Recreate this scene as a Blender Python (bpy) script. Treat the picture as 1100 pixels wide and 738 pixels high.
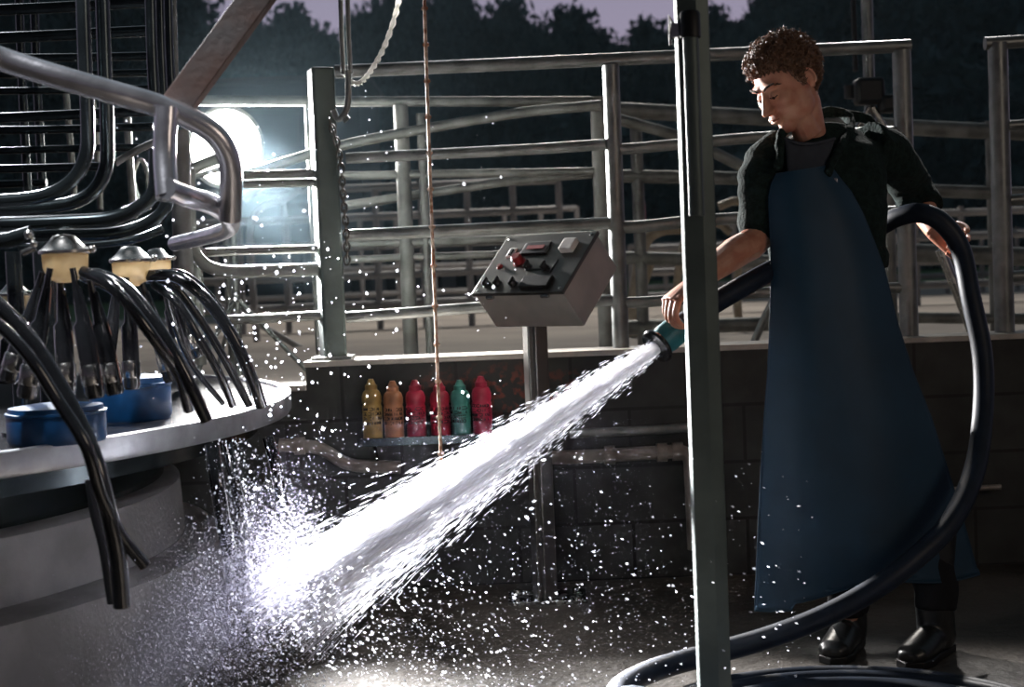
import bpy, bmesh, math, random
import numpy as np
from mathutils import Vector, Matrix, noise

for o in list(bpy.data.objects):
    bpy.data.objects.remove(o)
SC = bpy.context.scene
COL = SC.collection
random.seed(7)
rng = np.random.default_rng(7)
PI = math.pi

# ------------------------------------------------------------ camera
W_PX, H_PX, FPX = 1100.0, 738.0, 1650.0
CAM = Vector((0.0, 0.0, 1.10))
PITCH = math.radians(2.73)
ROLL = math.radians(2.3)
_R0 = Vector((1, 0, 0)); _F = Vector((0, math.cos(PITCH), -math.sin(PITCH))); _U0 = Vector((0, math.sin(PITCH), math.cos(PITCH)))
_R = _R0 * math.cos(ROLL) - _U0 * math.sin(ROLL)
_U = _R0 * math.sin(ROLL) + _U0 * math.cos(ROLL)
cam_data = bpy.data.cameras.new('camera')
cam = bpy.data.objects.new('camera', cam_data); COL.objects.link(cam)
m3 = Matrix((_R, _U, -_F)).transposed()
cam.matrix_world = Matrix.Translation(CAM) @ m3.to_4x4()
cam_data.sensor_width = 36.0
cam_data.lens = 36.0 * FPX / W_PX
cam_data.clip_start = 0.05; cam_data.clip_end = 400
cam_data.dof.use_dof = True
cam_data.dof.focus_distance = 4.35
cam_data.dof.aperture_fstop = 4.0
SC.camera = cam

# ------------------------------------------------------------ exposure
SC.view_settings.view_transform = 'Standard'
SC.view_settings.look = 'None'
SC.view_settings.exposure = 0.0
SC.view_settings.gamma = 1.0
SC.view_settings.use_curve_mapping = False
SC.cycles.max_bounces = 6
SC.cycles.transparent_max_bounces = 24

# ------------------------------------------------------------ dusk sky
world = bpy.data.worlds.new('dusk_sky'); SC.world = world
world.use_nodes = True
nt = world.node_tree; nt.nodes.clear()
def N(nt, t, **kw):
    n = nt.nodes.new(t)
    for k, v in kw.items():
        setattr(n, k, v)
    return n
tc = N(nt, 'ShaderNodeTexCoord'); sep = N(nt, 'ShaderNodeSeparateXYZ')
nt.links.new(tc.outputs['Generated'], sep.inputs[0])
elev = N(nt, 'ShaderNodeValToRGB')
elev.color_ramp.elements[0].position = 0.0; elev.color_ramp.elements[0].color = (0.36, 0.31, 0.40, 1)
elev.color_ramp.elements[1].position = 0.16; elev.color_ramp.elements[1].color = (0.30, 0.27, 0.37, 1)
e = elev.color_ramp.elements.new(0.34); e.color = (0.12, 0.15, 0.19, 1)
e = elev.color_ramp.elements.new(0.8); e.color = (0.14, 0.19, 0.22, 1)
nt.links.new(sep.outputs['Z'], elev.inputs[0])
azi = N(nt, 'ShaderNodeMapRange')
azi.inputs['From Min'].default_value = -0.1; azi.inputs['From Max'].default_value = 0.75
azi.inputs['To Min'].default_value = 0.13; azi.inputs['To Max'].default_value = 1.0
nt.links.new(sep.outputs['Y'], azi.inputs['Value'])
mul = N(nt, 'ShaderNodeMixRGB', blend_type='MULTIPLY'); mul.inputs[0].default_value = 1.0
nt.links.new(elev.outputs[0], mul.inputs[1]); nt.links.new(azi.outputs[0], mul.inputs[2])
bg = N(nt, 'ShaderNodeBackground'); bg.inputs['Strength'].default_value = 1.0
wo = N(nt, 'ShaderNodeOutputWorld')
nt.links.new(mul.outputs[0], bg.inputs[0]); nt.links.new(bg.outputs[0], wo.inputs[0])

def P(px, py, Y):
    """Point at world depth Y seen at pixel (px, py)."""
    d = _F * FPX + _R * (px - W_PX / 2) + _U * (H_PX / 2 - py)
    return CAM + d * ((Y - CAM.y) / d.y)
def PZ(px, py, z):
    d = _F * FPX + _R * (px - W_PX / 2) + _U * (H_PX / 2 - py)
    return CAM + d * ((z - CAM.z) / d.z)
def PW(w, Y):
    return w * Y / FPX

# ------------------------------------------------------------ lamps out of frame, with added fill and rim lights
def add_light(name, kind, loc, target, energy, color, size=0.2, spot=None, blend=0.3):
    l = bpy.data.lights.new(name, kind); l.energy = energy; l.color = color
    if kind == 'AREA': l.size = size
    else: l.shadow_soft_size = size
    if kind == 'SPOT': l.spot_size = spot; l.spot_blend = blend
    o = bpy.data.objects.new(name, l); COL.objects.link(o)
    o.location = loc
    o.rotation_euler = (Vector(target) - Vector(loc)).to_track_quat('-Z', 'Y').to_euler()
    return o
LAMP = P(240, 158, 6.7)
add_light('yard_floodlight_high', 'SPOT', (0.6, 14.0, 6.5), (0.4, 8.6, 0.7), 1100, (1.0, 0.94, 0.86), 0.15, math.radians(130))
add_light('dairy_shed_roof_lamp', 'SPOT', (-2.7, 6.9, 3.7), (-1.35, 3.2, 1.25), 1500, (0.92, 0.95, 1.0), 0.10, math.radians(36))
add_light('worker_rim_light', 'SPOT', (2.3, 8.8, 4.6), (1.0, 4.3, 1.45), 1300, (1.0, 0.96, 0.92), 0.12, math.radians(22), 0.5)  # added narrow rim light on the worker's hair and shoulders
add_light('dairy_overhead_lamp', 'SPOT', (-1.35, 2.5, 3.2), (-1.05, 3.15, 1.3), 320, (0.95, 0.96, 1.0), 0.10, math.radians(50), 0.6)
BEAM_END = P(50, 640, 3.4)
add_light('spray_fill_beam', 'SPOT', (1.6, 10.2, 5.6), BEAM_END, 6000, (0.97, 0.95, 1.0), 0.12, math.radians(9.5), 0.8)  # added beam that brightens the spray where the jet lands
add_light('soft_face_fill', 'AREA', (3.4, 0.6, 2.3), (0.85, 4.2, 1.7), 19, (1.0, 0.82, 0.66), 1.2)  # added warm fill for the face, no doorway behind it

# ------------------------------------------------------------ materials
def new_mat(name):
    m = bpy.data.materials.new(name); m.use_nodes = True
    return m, m.node_tree, m.node_tree.nodes['Principled BSDF']
def mat(name, col, rough=0.5, metal=0.0, var=0.0, scale=20.0, bump=0.0, bscale=60.0, col2=None, spec=None, coat=0.0, rvar=0.0, detail=6.0):
    m, nt, b = new_mat(name)
    b.inputs['Roughness'].default_value = rough
    b.inputs['Metallic'].default_value = metal
    b.inputs['Base Color'].default_value = (*col, 1)
    if spec is not None: b.inputs['Specular IOR Level'].default_value = spec
    if coat: b.inputs['Coat Weight'].default_value = coat; b.inputs['Coat Roughness'].default_value = 0.06
    tc = N(nt, 'ShaderNodeTexCoord')
    if var > 0 or col2:
        n = N(nt, 'ShaderNodeTexNoise'); n.inputs['Scale'].default_value = scale; n.inputs['Detail'].default_value = detail
        nt.links.new(tc.outputs['Object'], n.inputs['Vector'])
        r = N(nt, 'ShaderNodeValToRGB')
        c2 = col2 if col2 else tuple(c * (1 - var) for c in col)
        c1 = col if col2 else tuple(min(1, c * (1 + var)) for c in col)
        r.color_ramp.elements[0].position = 0.38; r.color_ramp.elements[0].color = (*c2, 1)
        r.color_ramp.elements[1].position = 0.62; r.color_ramp.elements[1].color = (*c1, 1)
        nt.links.new(n.outputs['Fac'], r.inputs[0]); nt.links.new(r.outputs[0], b.inputs['Base Color'])
        if rvar:
            mr = N(nt, 'ShaderNodeMapRange'); mr.inputs['To Min'].default_value = max(0.02, rough - rvar); mr.inputs['To Max'].default_value = min(1, rough + rvar)
            mr.inputs['From Min'].default_value = 0.35; mr.inputs['From Max'].default_value = 0.65
            nt.links.new(n.outputs['Fac'], mr.inputs['Value']); nt.links.new(mr.outputs[0], b.inputs['Roughness'])
    if bump:
        n2 = N(nt, 'ShaderNodeTexNoise'); n2.inputs['Scale'].default_value = bscale; n2.inputs['Detail'].default_value = 5
        nt.links.new(tc.outputs['Object'], n2.inputs['Vector'])
        bp = N(nt, 'ShaderNodeBump'); bp.inputs['Strength'].default_value = bump; bp.inputs['Distance'].default_value = 0.01
        nt.links.new(n2.outputs['Fac'], bp.inputs['Height']); nt.links.new(bp.outputs[0], b.inputs['Normal'])
    return m
def emis(name, col, strength):
    m, nt, b = new_mat(name)
    b.inputs['Base Color'].default_value = (*col, 1)
    b.inputs['Emission Color'].default_value = (*col, 1); b.inputs['Emission Strength'].default_value = strength
    return m
def water_mat(name, col, trans=0.6, rough=0.15, clear=0.4):
    m = bpy.data.materials.new(name); m.use_nodes = True
    nt = m.node_tree; nt.nodes.clear()
    d = N(nt, 'ShaderNodeBsdfDiffuse'); d.inputs[0].default_value = (*col, 1)
    t = N(nt, 'ShaderNodeBsdfTranslucent'); t.inputs[0].default_value = (*col, 1)
    g = N(nt, 'ShaderNodeBsdfGlossy'); g.inputs[0].default_value = (1, 1, 1, 1); g.inputs['Roughness'].default_value = rough
    a = N(nt, 'ShaderNodeMixShader'); a.inputs[0].default_value = trans
    b = N(nt, 'ShaderNodeMixShader'); b.inputs[0].default_value = 0.15
    o = N(nt, 'ShaderNodeOutputMaterial'); tr = N(nt, 'ShaderNodeBsdfTransparent'); c = N(nt, 'ShaderNodeMixShader'); c.inputs[0].default_value = clear
    nt.links.new(b.outputs[0], c.inputs[1]); nt.links.new(tr.outputs[0], c.inputs[2])
    nt.links.new(d.outputs[0], a.inputs[1]); nt.links.new(t.outputs[0], a.inputs[2])
    nt.links.new(a.outputs[0], b.inputs[1]); nt.links.new(g.outputs[0], b.inputs[2]); nt.links.new(c.outputs[0], o.inputs[0])
    return m

M = {}
M['galv'] = mat('galvanised_steel', (0.20, 0.21, 0.205), 0.45, 0.6, var=0.25, scale=14, bump=0.12, bscale=45, rvar=0.1)
M['galv_worn'] = mat('weathered_galvanised_pipe', (0.26, 0.265, 0.25), 0.55, 0.4, col2=(0.13, 0.13, 0.12), scale=9, bump=0.15, rvar=0.1)
M['post_green'] = mat('dull_galvanised_post', (0.085, 0.11, 0.105), 0.5, 0.5, col2=(0.06, 0.078, 0.075), scale=6, bump=0.1)
M['far_pipe'] = mat('pale_yard_pipe', (0.30, 0.29, 0.29), 0.6, 0.2, var=0.15, scale=4)
M['stainless'] = mat('stainless_steel', (0.50, 0.49, 0.47), 0.24, 1.0, var=0.10, scale=30, rvar=0.05)
M['lit_box_side'] = mat('lit_stainless_box', (0.46, 0.43, 0.38), 0.5, 0.6, var=0.08, scale=9)  # stainless made lighter, the light on the box side is in the colour
M['shaded_stainless'] = mat('brushed_stainless_shaded', (0.13, 0.125, 0.115), 0.36, 0.9, var=0.04, scale=8)  # same stainless made darker, the panel's shade is in the colour
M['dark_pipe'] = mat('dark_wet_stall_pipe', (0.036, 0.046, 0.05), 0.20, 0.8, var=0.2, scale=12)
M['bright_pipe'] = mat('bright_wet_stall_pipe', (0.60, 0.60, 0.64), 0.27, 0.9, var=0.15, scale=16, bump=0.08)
M['rust'] = mat('rusty_painted_steel', (0.075, 0.078, 0.08), 0.6, 0.4, col2=(0.085, 0.045, 0.033), scale=5, bump=0.2)
M['rusty_rope'] = mat('rusty_hanging_rod', (0.62, 0.48, 0.36), 0.55, 0.1, col2=(0.24, 0.09, 0.04), scale=55, bump=0.3)
M['rope'] = water_mat('pale_nylon_rope', (0.85, 0.85, 0.82), 0.5, 0.5, 0.0)
M['chain'] = mat('dark_chain_steel', (0.12, 0.11, 0.10), 0.4, 0.8)
M['rubber'] = mat('wet_black_rubber', (0.012, 0.013, 0.015), 0.16, 0.0, var=0.2, scale=20, coat=0.6)
M['rubber_dull'] = mat('black_rubber_boot', (0.014, 0.015, 0.016), 0.35, var=0.2, bump=0.1)
M['cream'] = water_mat('cream_translucent_bowl', (0.88, 0.70, 0.42), 0.6, 0.3, 0.1)
M['blue_plastic'] = mat('blue_plastic', (0.003, 0.042, 0.125), 0.35, var=0.15)
M['teal_plastic'] = mat('teal_plastic', (0.01, 0.15, 0.20), 0.35, var=0.15)
M['hose'] = mat('dark_blue_hose', (0.009, 0.015, 0.028), 0.5, var=0.2, spec=0.3)
M['teal_nozzle'] = mat('teal_nozzle_rubber', (0.03, 0.17, 0.20), 0.45, var=0.2)
M['black_plastic'] = mat('black_plastic', (0.007, 0.007, 0.008), 0.5, spec=0.3)
M['white_plastic'] = mat('white_plastic', (0.55, 0.53, 0.50), 0.4)
M['red_plastic'] = mat('red_plastic', (0.22, 0.012, 0.012), 0.35)
M['apron'] = mat('blue_waterproof_apron', (0.005, 0.033, 0.066), 0.6, var=0.12, scale=5, bump=0.05, bscale=25)
M['sweater'] = mat('dark_green_knit', (0.010, 0.020, 0.018), 0.95, var=0.3, scale=60, bump=0.7, bscale=110, spec=0.2)
M['tshirt'] = mat('grey_cotton', (0.055, 0.062, 0.078), 0.9, var=0.1, spec=0.2)
M['trousers'] = mat('black_trousers', (0.010, 0.010, 0.012), 0.85, spec=0.2)
M['hair'] = mat('brown_curly_hair', (0.14, 0.072, 0.040), 0.6, var=0.4, scale=80)
M['brow'] = mat('dark_brow_hair', (0.035, 0.018, 0.010), 0.7)
M['eye_white'] = mat('eye_white', (0.55, 0.50, 0.46), 0.3)
M['iris'] = mat('dark_iris', (0.03, 0.02, 0.015), 0.2)
def skin_mat():
    m, nt, b = new_mat('skin')
    tc = N(nt, 'ShaderNodeTexCoord'); n = N(nt, 'ShaderNodeTexNoise'); n.inputs['Scale'].default_value = 28; n.inputs['Detail'].default_value = 5
    r = N(nt, 'ShaderNodeValToRGB')
    r.color_ramp.elements[0].position = 0.36; r.color_ramp.elements[0].color = (0.50, 0.20, 0.13, 1)
    r.color_ramp.elements[1].position = 0.60; r.color_ramp.elements[1].color = (0.60, 0.31, 0.21, 1)
    nt.links.new(tc.outputs['Object'], n.inputs['Vector']); nt.links.new(n.outputs['Fac'], r.inputs[0]); nt.links.new(r.outputs[0], b.inputs['Base Color'])
    b.inputs['Roughness'].default_value = 0.5
    b.inputs['Subsurface Weight'].default_value = 0.15; b.inputs['Subsurface Radius'].default_value = (0.012, 0.004, 0.002); b.inputs['Subsurface Scale'].default_value = 0.5
    return m
M['skin'] = skin_mat()
M['lips'] = mat('lips', (0.36, 0.12, 0.09), 0.4)
M['water'] = water_mat('spraying_water', (0.97, 0.97, 1.0), 0.75)
M['drop'] = water_mat('water_drop', (0.90, 0.92, 1.0), 0.75, 0.1, 0.15)
M['mist'] = water_mat('fine_spray', (0.80, 0.80, 1.0), 0.75, 0.2)
M['foliage'] = mat('dark_foliage', (0.10, 0.20, 0.23), 0.8, col2=(0.05, 0.11, 0.14), scale=1.2)
M['bark'] = mat('dark_bark', (0.03, 0.025, 0.02), 0.9)
M['shed'] = mat('grey_shed_cladding', (0.10, 0.115, 0.13), 0.7, var=0.1, scale=1)
M['pale_wall'] = mat('pale_far_wall', (0.30, 0.30, 0.32), 0.8, var=0.1, scale=1)
M['dark_void'] = mat('dark_opening', (0.006, 0.007, 0.009), 0.9)
M['grass'] = mat('mown_grass', (0.05, 0.13, 0.03), 0.9, var=0.3, scale=3)

def block_wall_mat():
    m, nt, b = new_mat('dark_concrete_block_wall')
    tc = N(nt, 'ShaderNodeTexCoord'); mp = N(nt, 'ShaderNodeMapping'); mp.inputs['Rotation'].default_value = (PI / 2, 0, 0)
    br = N(nt, 'ShaderNodeTexBrick'); br.inputs['Scale'].default_value = 1.0
    br.inputs['Brick Width'].default_value = 0.4; br.inputs['Row Height'].default_value = 0.2; br.inputs['Mortar Size'].default_value = 0.006
    br.inputs['Color1'].default_value = (0.036, 0.038, 0.036, 1); br.inputs['Color2'].default_value = (0.025, 0.027, 0.026, 1); br.inputs['Mortar'].default_value = (0.009, 0.009, 0.009, 1)
    n = N(nt, 'ShaderNodeTexNoise'); n.inputs['Scale'].default_value = 7; n.inputs['Detail'].default_value = 8
    r = N(nt, 'ShaderNodeValToRGB'); r.color_ramp.elements[0].position = 0.3; r.color_ramp.elements[0].color = (0.4, 0.4, 0.4, 1); r.color_ramp.elements[1].position = 0.7; r.color_ramp.elements[1].color = (1.2, 1.2, 1.15, 1)
    mx = N(nt, 'ShaderNodeMixRGB', blend_type='MULTIPLY'); mx.inputs[0].default_value = 1
    nt.links.new(tc.outputs['Object'], mp.inputs[0]); nt.links.new(mp.outputs[0], br.inputs['Vector']); nt.links.new(tc.outputs['Object'], n.inputs['Vector'])
    nt.links.new(n.outputs['Fac'], r.inputs[0]); nt.links.new(br.outputs[0], mx.inputs[1]); nt.links.new(r.outputs[0], mx.inputs[2]); nt.links.new(mx.outputs[0], b.inputs['Base Color'])
    # faded red paint smears left by the marker bottles
    vm = N(nt, 'ShaderNodeMapping'); vm.inputs['Location'].default_value = (0.02, 0, -0.685); vm.inputs['Scale'].default_value = (1.9, 0.0, 7.0)
    vm.vector_type = 'POINT'; vm.inputs['Location'].default_value = (0.02 * 1.9 + 0.05, 0, -0.685 * 7.0)
    ln = N(nt, 'ShaderNodeVectorMath', operation='LENGTH'); n3 = N(nt, 'ShaderNodeTexNoise'); n3.inputs['Scale'].default_value = 38; n3.inputs['Detail'].default_value = 3
    mp2 = N(nt, 'ShaderNodeMapRange'); mp2.inputs['From Min'].default_value = 0.75; mp2.inputs['From Max'].default_value = 0.2; mp2.inputs['To Min'].default_value = 0; mp2.inputs['To Max'].default_value = 1
    rr3 = N(nt, 'ShaderNodeMapRange'); rr3.inputs['From Min'].default_value = 0.5; rr3.inputs['From Max'].default_value = 0.62
    mm = N(nt, 'ShaderNodeMath', operation='MULTIPLY'); mx2 = N(nt, 'ShaderNodeMixRGB'); mx2.inputs[2].default_value = (0.16, 0.035, 0.02, 1)
    nt.links.new(tc.outputs['Object'], vm.inputs[0]); nt.links.new(vm.outputs[0], ln.inputs[0]); nt.links.new(ln.outputs['Value'], mp2.inputs['Value'])
    nt.links.new(tc.outputs['Object'], n3.inputs['Vector']); nt.links.new(n3.outputs['Fac'], rr3.inputs['Value'])
    nt.links.new(mp2.outputs[0], mm.inputs[0]); nt.links.new(rr3.outputs[0], mm.inputs[1]); nt.links.new(mm.outputs[0], mx2.inputs[0]); nt.links.new(mx.outputs[0], mx2.inputs[1]); nt.links.new(mx2.outputs[0], b.inputs['Base Color'])
    bp = N(nt, 'ShaderNodeBump'); bp.inputs['Strength'].default_value = 0.4; bp.inputs['Distance'].default_value = 0.01
    nt.links.new(mx.outputs[0], bp.inputs['Height']); nt.links.new(bp.outputs[0], b.inputs['Normal'])
    b.inputs['Roughness'].default_value = 0.7
    return m
M['block'] = block_wall_mat()
def wet_floor_mat():
    m, nt, b = new_mat('wet_concrete_floor')
    tc = N(nt, 'ShaderNodeTexCoord')
    n = N(nt, 'ShaderNodeTexNoise'); n.inputs['Scale'].default_value = 2.2; n.inputs['Detail'].default_value = 9
    r = N(nt, 'ShaderNodeValToRGB'); r.color_ramp.elements[0].position = 0.35; r.color_ramp.elements[0].color = (0.032, 0.026, 0.020, 1)
    r.color_ramp.elements[1].position = 0.65; r.color_ramp.elements[1].color = (0.085, 0.072, 0.060, 1)
    rr = N(nt, 'ShaderNodeMapRange'); rr.inputs['From Min'].default_value = 0.3; rr.inputs['From Max'].default_value = 0.7; rr.inputs['To Min'].default_value = 0.5; rr.inputs['To Max'].default_value = 0.85
    n2 = N(nt, 'ShaderNodeTexNoise'); n2.inputs['Scale'].default_value = 26; n2.inputs['Detail'].default_value = 8
    bp = N(nt, 'ShaderNodeBump'); bp.inputs['Strength'].default_value = 0.7; bp.inputs['Distance'].default_value = 0.02
    for x in (n, n2): nt.links.new(tc.outputs['Object'], x.inputs['Vector'])
    nt.links.new(n.outputs['Fac'], r.inputs[0]); nt.links.new(r.outputs[0], b.inputs['Base Color'])
    nt.links.new(n.outputs['Fac'], rr.inputs['Value']); nt.links.new(rr.outputs[0], b.inputs['Roughness'])
    nt.links.new(n2.outputs['Fac'], bp.inputs['Height']); nt.links.new(bp.outputs[0], b.inputs['Normal'])
    return m
M['floor'] = wet_floor_mat()
M['yard'] = mat('dry_yard_concrete', (0.42, 0.37, 0.32), 0.9, col2=(0.31, 0.27, 0.24), scale=1.2)
M['deck'] = mat('wet_platform_concrete', (0.05, 0.05, 0.055), 0.14, 0.0, col2=(0.03, 0.03, 0.033), scale=7, bump=0.22, bscale=28, spec=0.25)
M['rim'] = mat('steel_platform_rim', (0.33, 0.34, 0.36), 0.36, 0.7, var=0.2, scale=8, bump=0.1)
M['curb'] = mat('pale_wet_concrete', (0.22, 0.22, 0.235), 0.5, var=0.2, scale=5, bump=0.2)
M['wall_cap'] = mat('pale_wall_cap', (0.40, 0.37, 0.33), 0.6, var=0.2, scale=10)

M['cream_pipe'] = mat('cream_painted_pipe', (0.46, 0.40, 0.30), 0.5, col2=(0.30, 0.24, 0.17), scale=12)
M['pale_pvc'] = mat('dirty_pale_plastic_pipe', (0.30, 0.27, 0.24), 0.5, col2=(0.18, 0.15, 0.13), scale=14)
M['lamp_glass'] = emis('lamp_glass', (1.0, 0.95, 0.90), 30.0)
M['led'] = emis('red_display', (0.20, 0.03, 0.03), 0.10)

# ------------------------------------------------------------ mesh helpers
def link(name, me, material=None, parent=None, smooth=True):
    o = bpy.data.objects.new(name, me); COL.objects.link(o)
    if material is not None:
        me.materials.append(M[material] if isinstance(material, str) else material)
    if smooth:
        me.polygons.foreach_set('use_smooth', [True] * len(me.polygons))
    if parent is not None: o.parent = parent
    return o
class MB:
    def __init__(s): s.v = []; s.f = []
    def add(s, vs, fs):
        b = len(s.v); s.v.extend([tuple(v) for v in vs]); s.f.extend([tuple(i + b for i in f) for f in fs]); return s
    def box(s, c, d, rot=None):
        c = Vector(c); hx, hy, hz = d[0] / 2, d[1] / 2, d[2] / 2
        vs = [Vector((x * hx, y * hy, z * hz)) for x in (-1, 1) for y in (-1, 1) for z in (-1, 1)]
        if rot is not None: vs = [rot @ v for v in vs]
        return s.add([c + v for v in vs], [(0, 1, 3, 2), (4, 6, 7, 5), (0, 4, 5, 1), (2, 3, 7, 6), (0, 2, 6, 4), (1, 5, 7, 3)])
    def tube(s, pts, r, n=12, cap=True, up=None, flat=None):
        pts = [Vector(p) for p in pts]
        k = len(pts); rs = r if isinstance(r, (list, tuple)) else [r] * k
        t0 = (pts[1] - pts[0]).normalized()
        u = Vector(up) if up is not None else (Vector((0, 0, 1)) if abs(t0.z) < 0.9 else Vector((0, 1, 0)))
        u = (u - t0 * u.dot(t0)).normalized()
        vs = []; fs = []
        for i, p in enumerate(pts):
            if i == 0: t = t0
            elif i == k - 1: t = (pts[-1] - pts[-2]).normalized()
            else: t = ((pts[i + 1] - p).normalized() + (p - pts[i - 1]).normalized()).normalized()
            u = (u - t * u.dot(t)).normalized(); w = t.cross(u)
            ra = rs[i] if not isinstance(rs[i], (tuple, list)) else rs[i][0]
            rb = rs[i] if not isinstance(rs[i], (tuple, list)) else rs[i][1]
            for j in range(n):
                a = 2 * PI * j / n
                vs.append(p + u * (math.cos(a) * ra) + w * (math.sin(a) * rb))
        for i in range(k - 1):
            for j in range(n):
                fs.append((i * n + j, i * n + (j + 1) % n, (i + 1) * n + (j + 1) % n, (i + 1) * n + j))
        if cap:
            fs.append(tuple(range(n - 1, -1, -1))); fs.append(tuple((k - 1) * n + j for j in range(n)))
        return s.add(vs, fs)
    def lathe(s, prof, n=32, mtx=None):
        vs = []; fs = []
        for (r, z) in prof:
            for j in range(n):
                a = 2 * PI * j / n; vs.append(Vector((r * math.cos(a), r * math.sin(a), z)))
        for i in range(len(prof) - 1):
            for j in range(n):
                fs.append((i * n + j, i * n + (j + 1) % n, (i + 1) * n + (j + 1) % n, (i + 1) * n + j))
        if prof[0][0] > 1e-5: fs.append(tuple(range(n - 1, -1, -1)))
        if prof[-1][0] > 1e-5: fs.append(tuple((len(prof) - 1) * n + j for j in range(n)))
        if mtx is not None: vs = [mtx @ v for v in vs]
        return s.add(vs, fs)
    def ball(s, c, r, n=14, m=9, mtx=None):
        rx, ry, rz = r if isinstance(r, (tuple, list)) else (r, r, r)
        vs = []; fs = []
        for i in range(m + 1):
            ph = PI * i / m
            for j in range(n):
                a = 2 * PI * j / n
                v = Vector((rx * math.sin(ph) * math.cos(a), ry * math.sin(ph) * math.sin(a), rz * math.cos(ph)))
                if mtx is not None: v = mtx @ v
                vs.append(Vector(c) + v)
        for i in range(m):
            for j in range(n):
                fs.append((i * n + j, (i + 1) * n + j, (i + 1) * n + (j + 1) % n, i * n + (j + 1) % n))
        return s.add(vs, fs)
    def mesh(s, name='mesh'):
        me = bpy.data.meshes.new(name); me.from_pydata(s.v, [], s.f); me.validate(verbose=False); me.update()
        bm = bmesh.new(); bm.from_mesh(me); bmesh.ops.remove_doubles(bm, verts=bm.verts, dist=1e-6); bmesh.ops.recalc_face_normals(bm, faces=bm.faces); bm.to_mesh(me); bm.free()
        return me
    def build(s, name, material, parent=None, smooth=True, bevel=0.0, angle=0.7):
        o = link(name, s.mesh(name), material, parent, smooth)
        if bevel:
            b = o.modifiers.new('bevel', 'BEVEL'); b.width = bevel; b.segments = 2; b.limit_method = 'ANGLE'
        if smooth:
            o.data.set_sharp_from_angle(angle=angle)
        return o
def rel(base, pts):
    b = Vector(base); return [Vector(p) - b for p in pts]
def thing(name, loc, label, cat, group=None):
    o = bpy.data.objects.new(name, None); COL.objects.link(o); o.location = loc; o.empty_display_size = 0.05
    o['label'] = label; o['category'] = cat
    if group: o['group'] = group
    return o
def tag(o, label, cat, group=None, kind=None):
    o['label'] = label; o['category'] = cat
    if group: o['group'] = group
    if kind: o['kind'] = kind
    return o
def structure(o): o['kind'] = 'structure'; return o
def recentre(o):
    """put a one-mesh thing's origin at its lowest centre"""
    me = o.data; co = np.empty(len(me.vertices) * 3); me.vertices.foreach_get('co', co); co = co.reshape(-1, 3)
    c = Vector(((co[:, 0].min() + co[:, 0].max()) / 2, (co[:, 1].min() + co[:, 1].max()) / 2, co[:, 2].min()))
    me.transform(Matrix.Translation(-c)); o.location = o.location + c
    return o
def smooth_path(pts, sub=8):
    """Catmull-Rom through points"""
    pts = [Vector(p) for p in pts]
    q = [pts[0] * 2 - pts[1]] + pts + [pts[-1] * 2 - pts[-2]]
    out = []
    for i in range(1, len(q) - 2):
        a, b, c, d = q[i - 1], q[i], q[i + 1], q[i + 2]
        for k in range(sub):
            t = k / sub
            out.append(0.5 * ((2 * b) + (c - a) * t + (2 * a - 5 * b + 4 * c - d) * t * t + (3 * b - a - 3 * c + d) * t ** 3))
    out.append(pts[-1])
    return out
def fillet(pts, rad, seg=7):
    """polyline with rounded corners"""
    pts = [Vector(p) for p in pts]; out = [pts[0]]
    for i in range(1, len(pts) - 1):
        a, b, c = pts[i - 1], pts[i], pts[i + 1]
        r = min(rad, (a - b).length * 0.48, (c - b).length * 0.48)
        s = b + (a - b).normalized() * r; e = b + (c - b).normalized() * r
        for k in range(seg + 1):
            t = k / seg
            out.append(s * (1 - t) ** 2 + b * 2 * t * (1 - t) + e * t * t)
    out.append(pts[-1])
    return out
def pp(lst):
    return [P(*q) for q in lst]
# ------------------------------------------------------------ the setting
WALL_Y, WALL_Z, YARD_Z = 5.35, 0.81, 0.68
def plane(name, x0, x1, y0, y1, z, material, thick=0.1):
    b = MB(); b.box(((x0 + x1) / 2, (y0 + y1) / 2, z - thick / 2), (x1 - x0, y1 - y0, thick))
    return structure(b.build(name, material, smooth=False))
plane('floor', -6, 6, -1.5, WALL_Y, 0.0, 'floor')
plane('floor_yard', -16, 16, WALL_Y + 0.2, 19.0, YARD_Z, 'yard', 0.68)
plane('ground_grass', -70, 70, 19.0, 120.0, YARD_Z, 'grass', 0.3)
xw = P(328, 390, WALL_Y).x
b = MB(); b.box(((xw + 6) / 2, WALL_Y + 0.1, (WALL_Z - 0.02) / 2), (6 - xw, 0.2, WALL_Z - 0.02))
structure(b.build('wall_back', 'block', smooth=False))
b = MB(); b.box(((xw + 6) / 2, WALL_Y + 0.1, WALL_Z - 0.01), (6 - xw + 0.01, 0.215, 0.02))
structure(b.build('trim_1', 'wall_cap', smooth=False, bevel=0.003))
b = MB(); b.box(((xw - 6) / 2, WALL_Y + 0.1, 0.355), (xw + 6, 0.2, 0.71))
structure(b.build('wall_left', 'block', smooth=False))
b = MB(); b.box(((xw - 6) / 2, WALL_Y + 0.1, 0.72), (xw + 6, 0.24, 0.02))
structure(b.build('trim_2', 'wall_cap', smooth=False, bevel=0.003))

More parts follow.
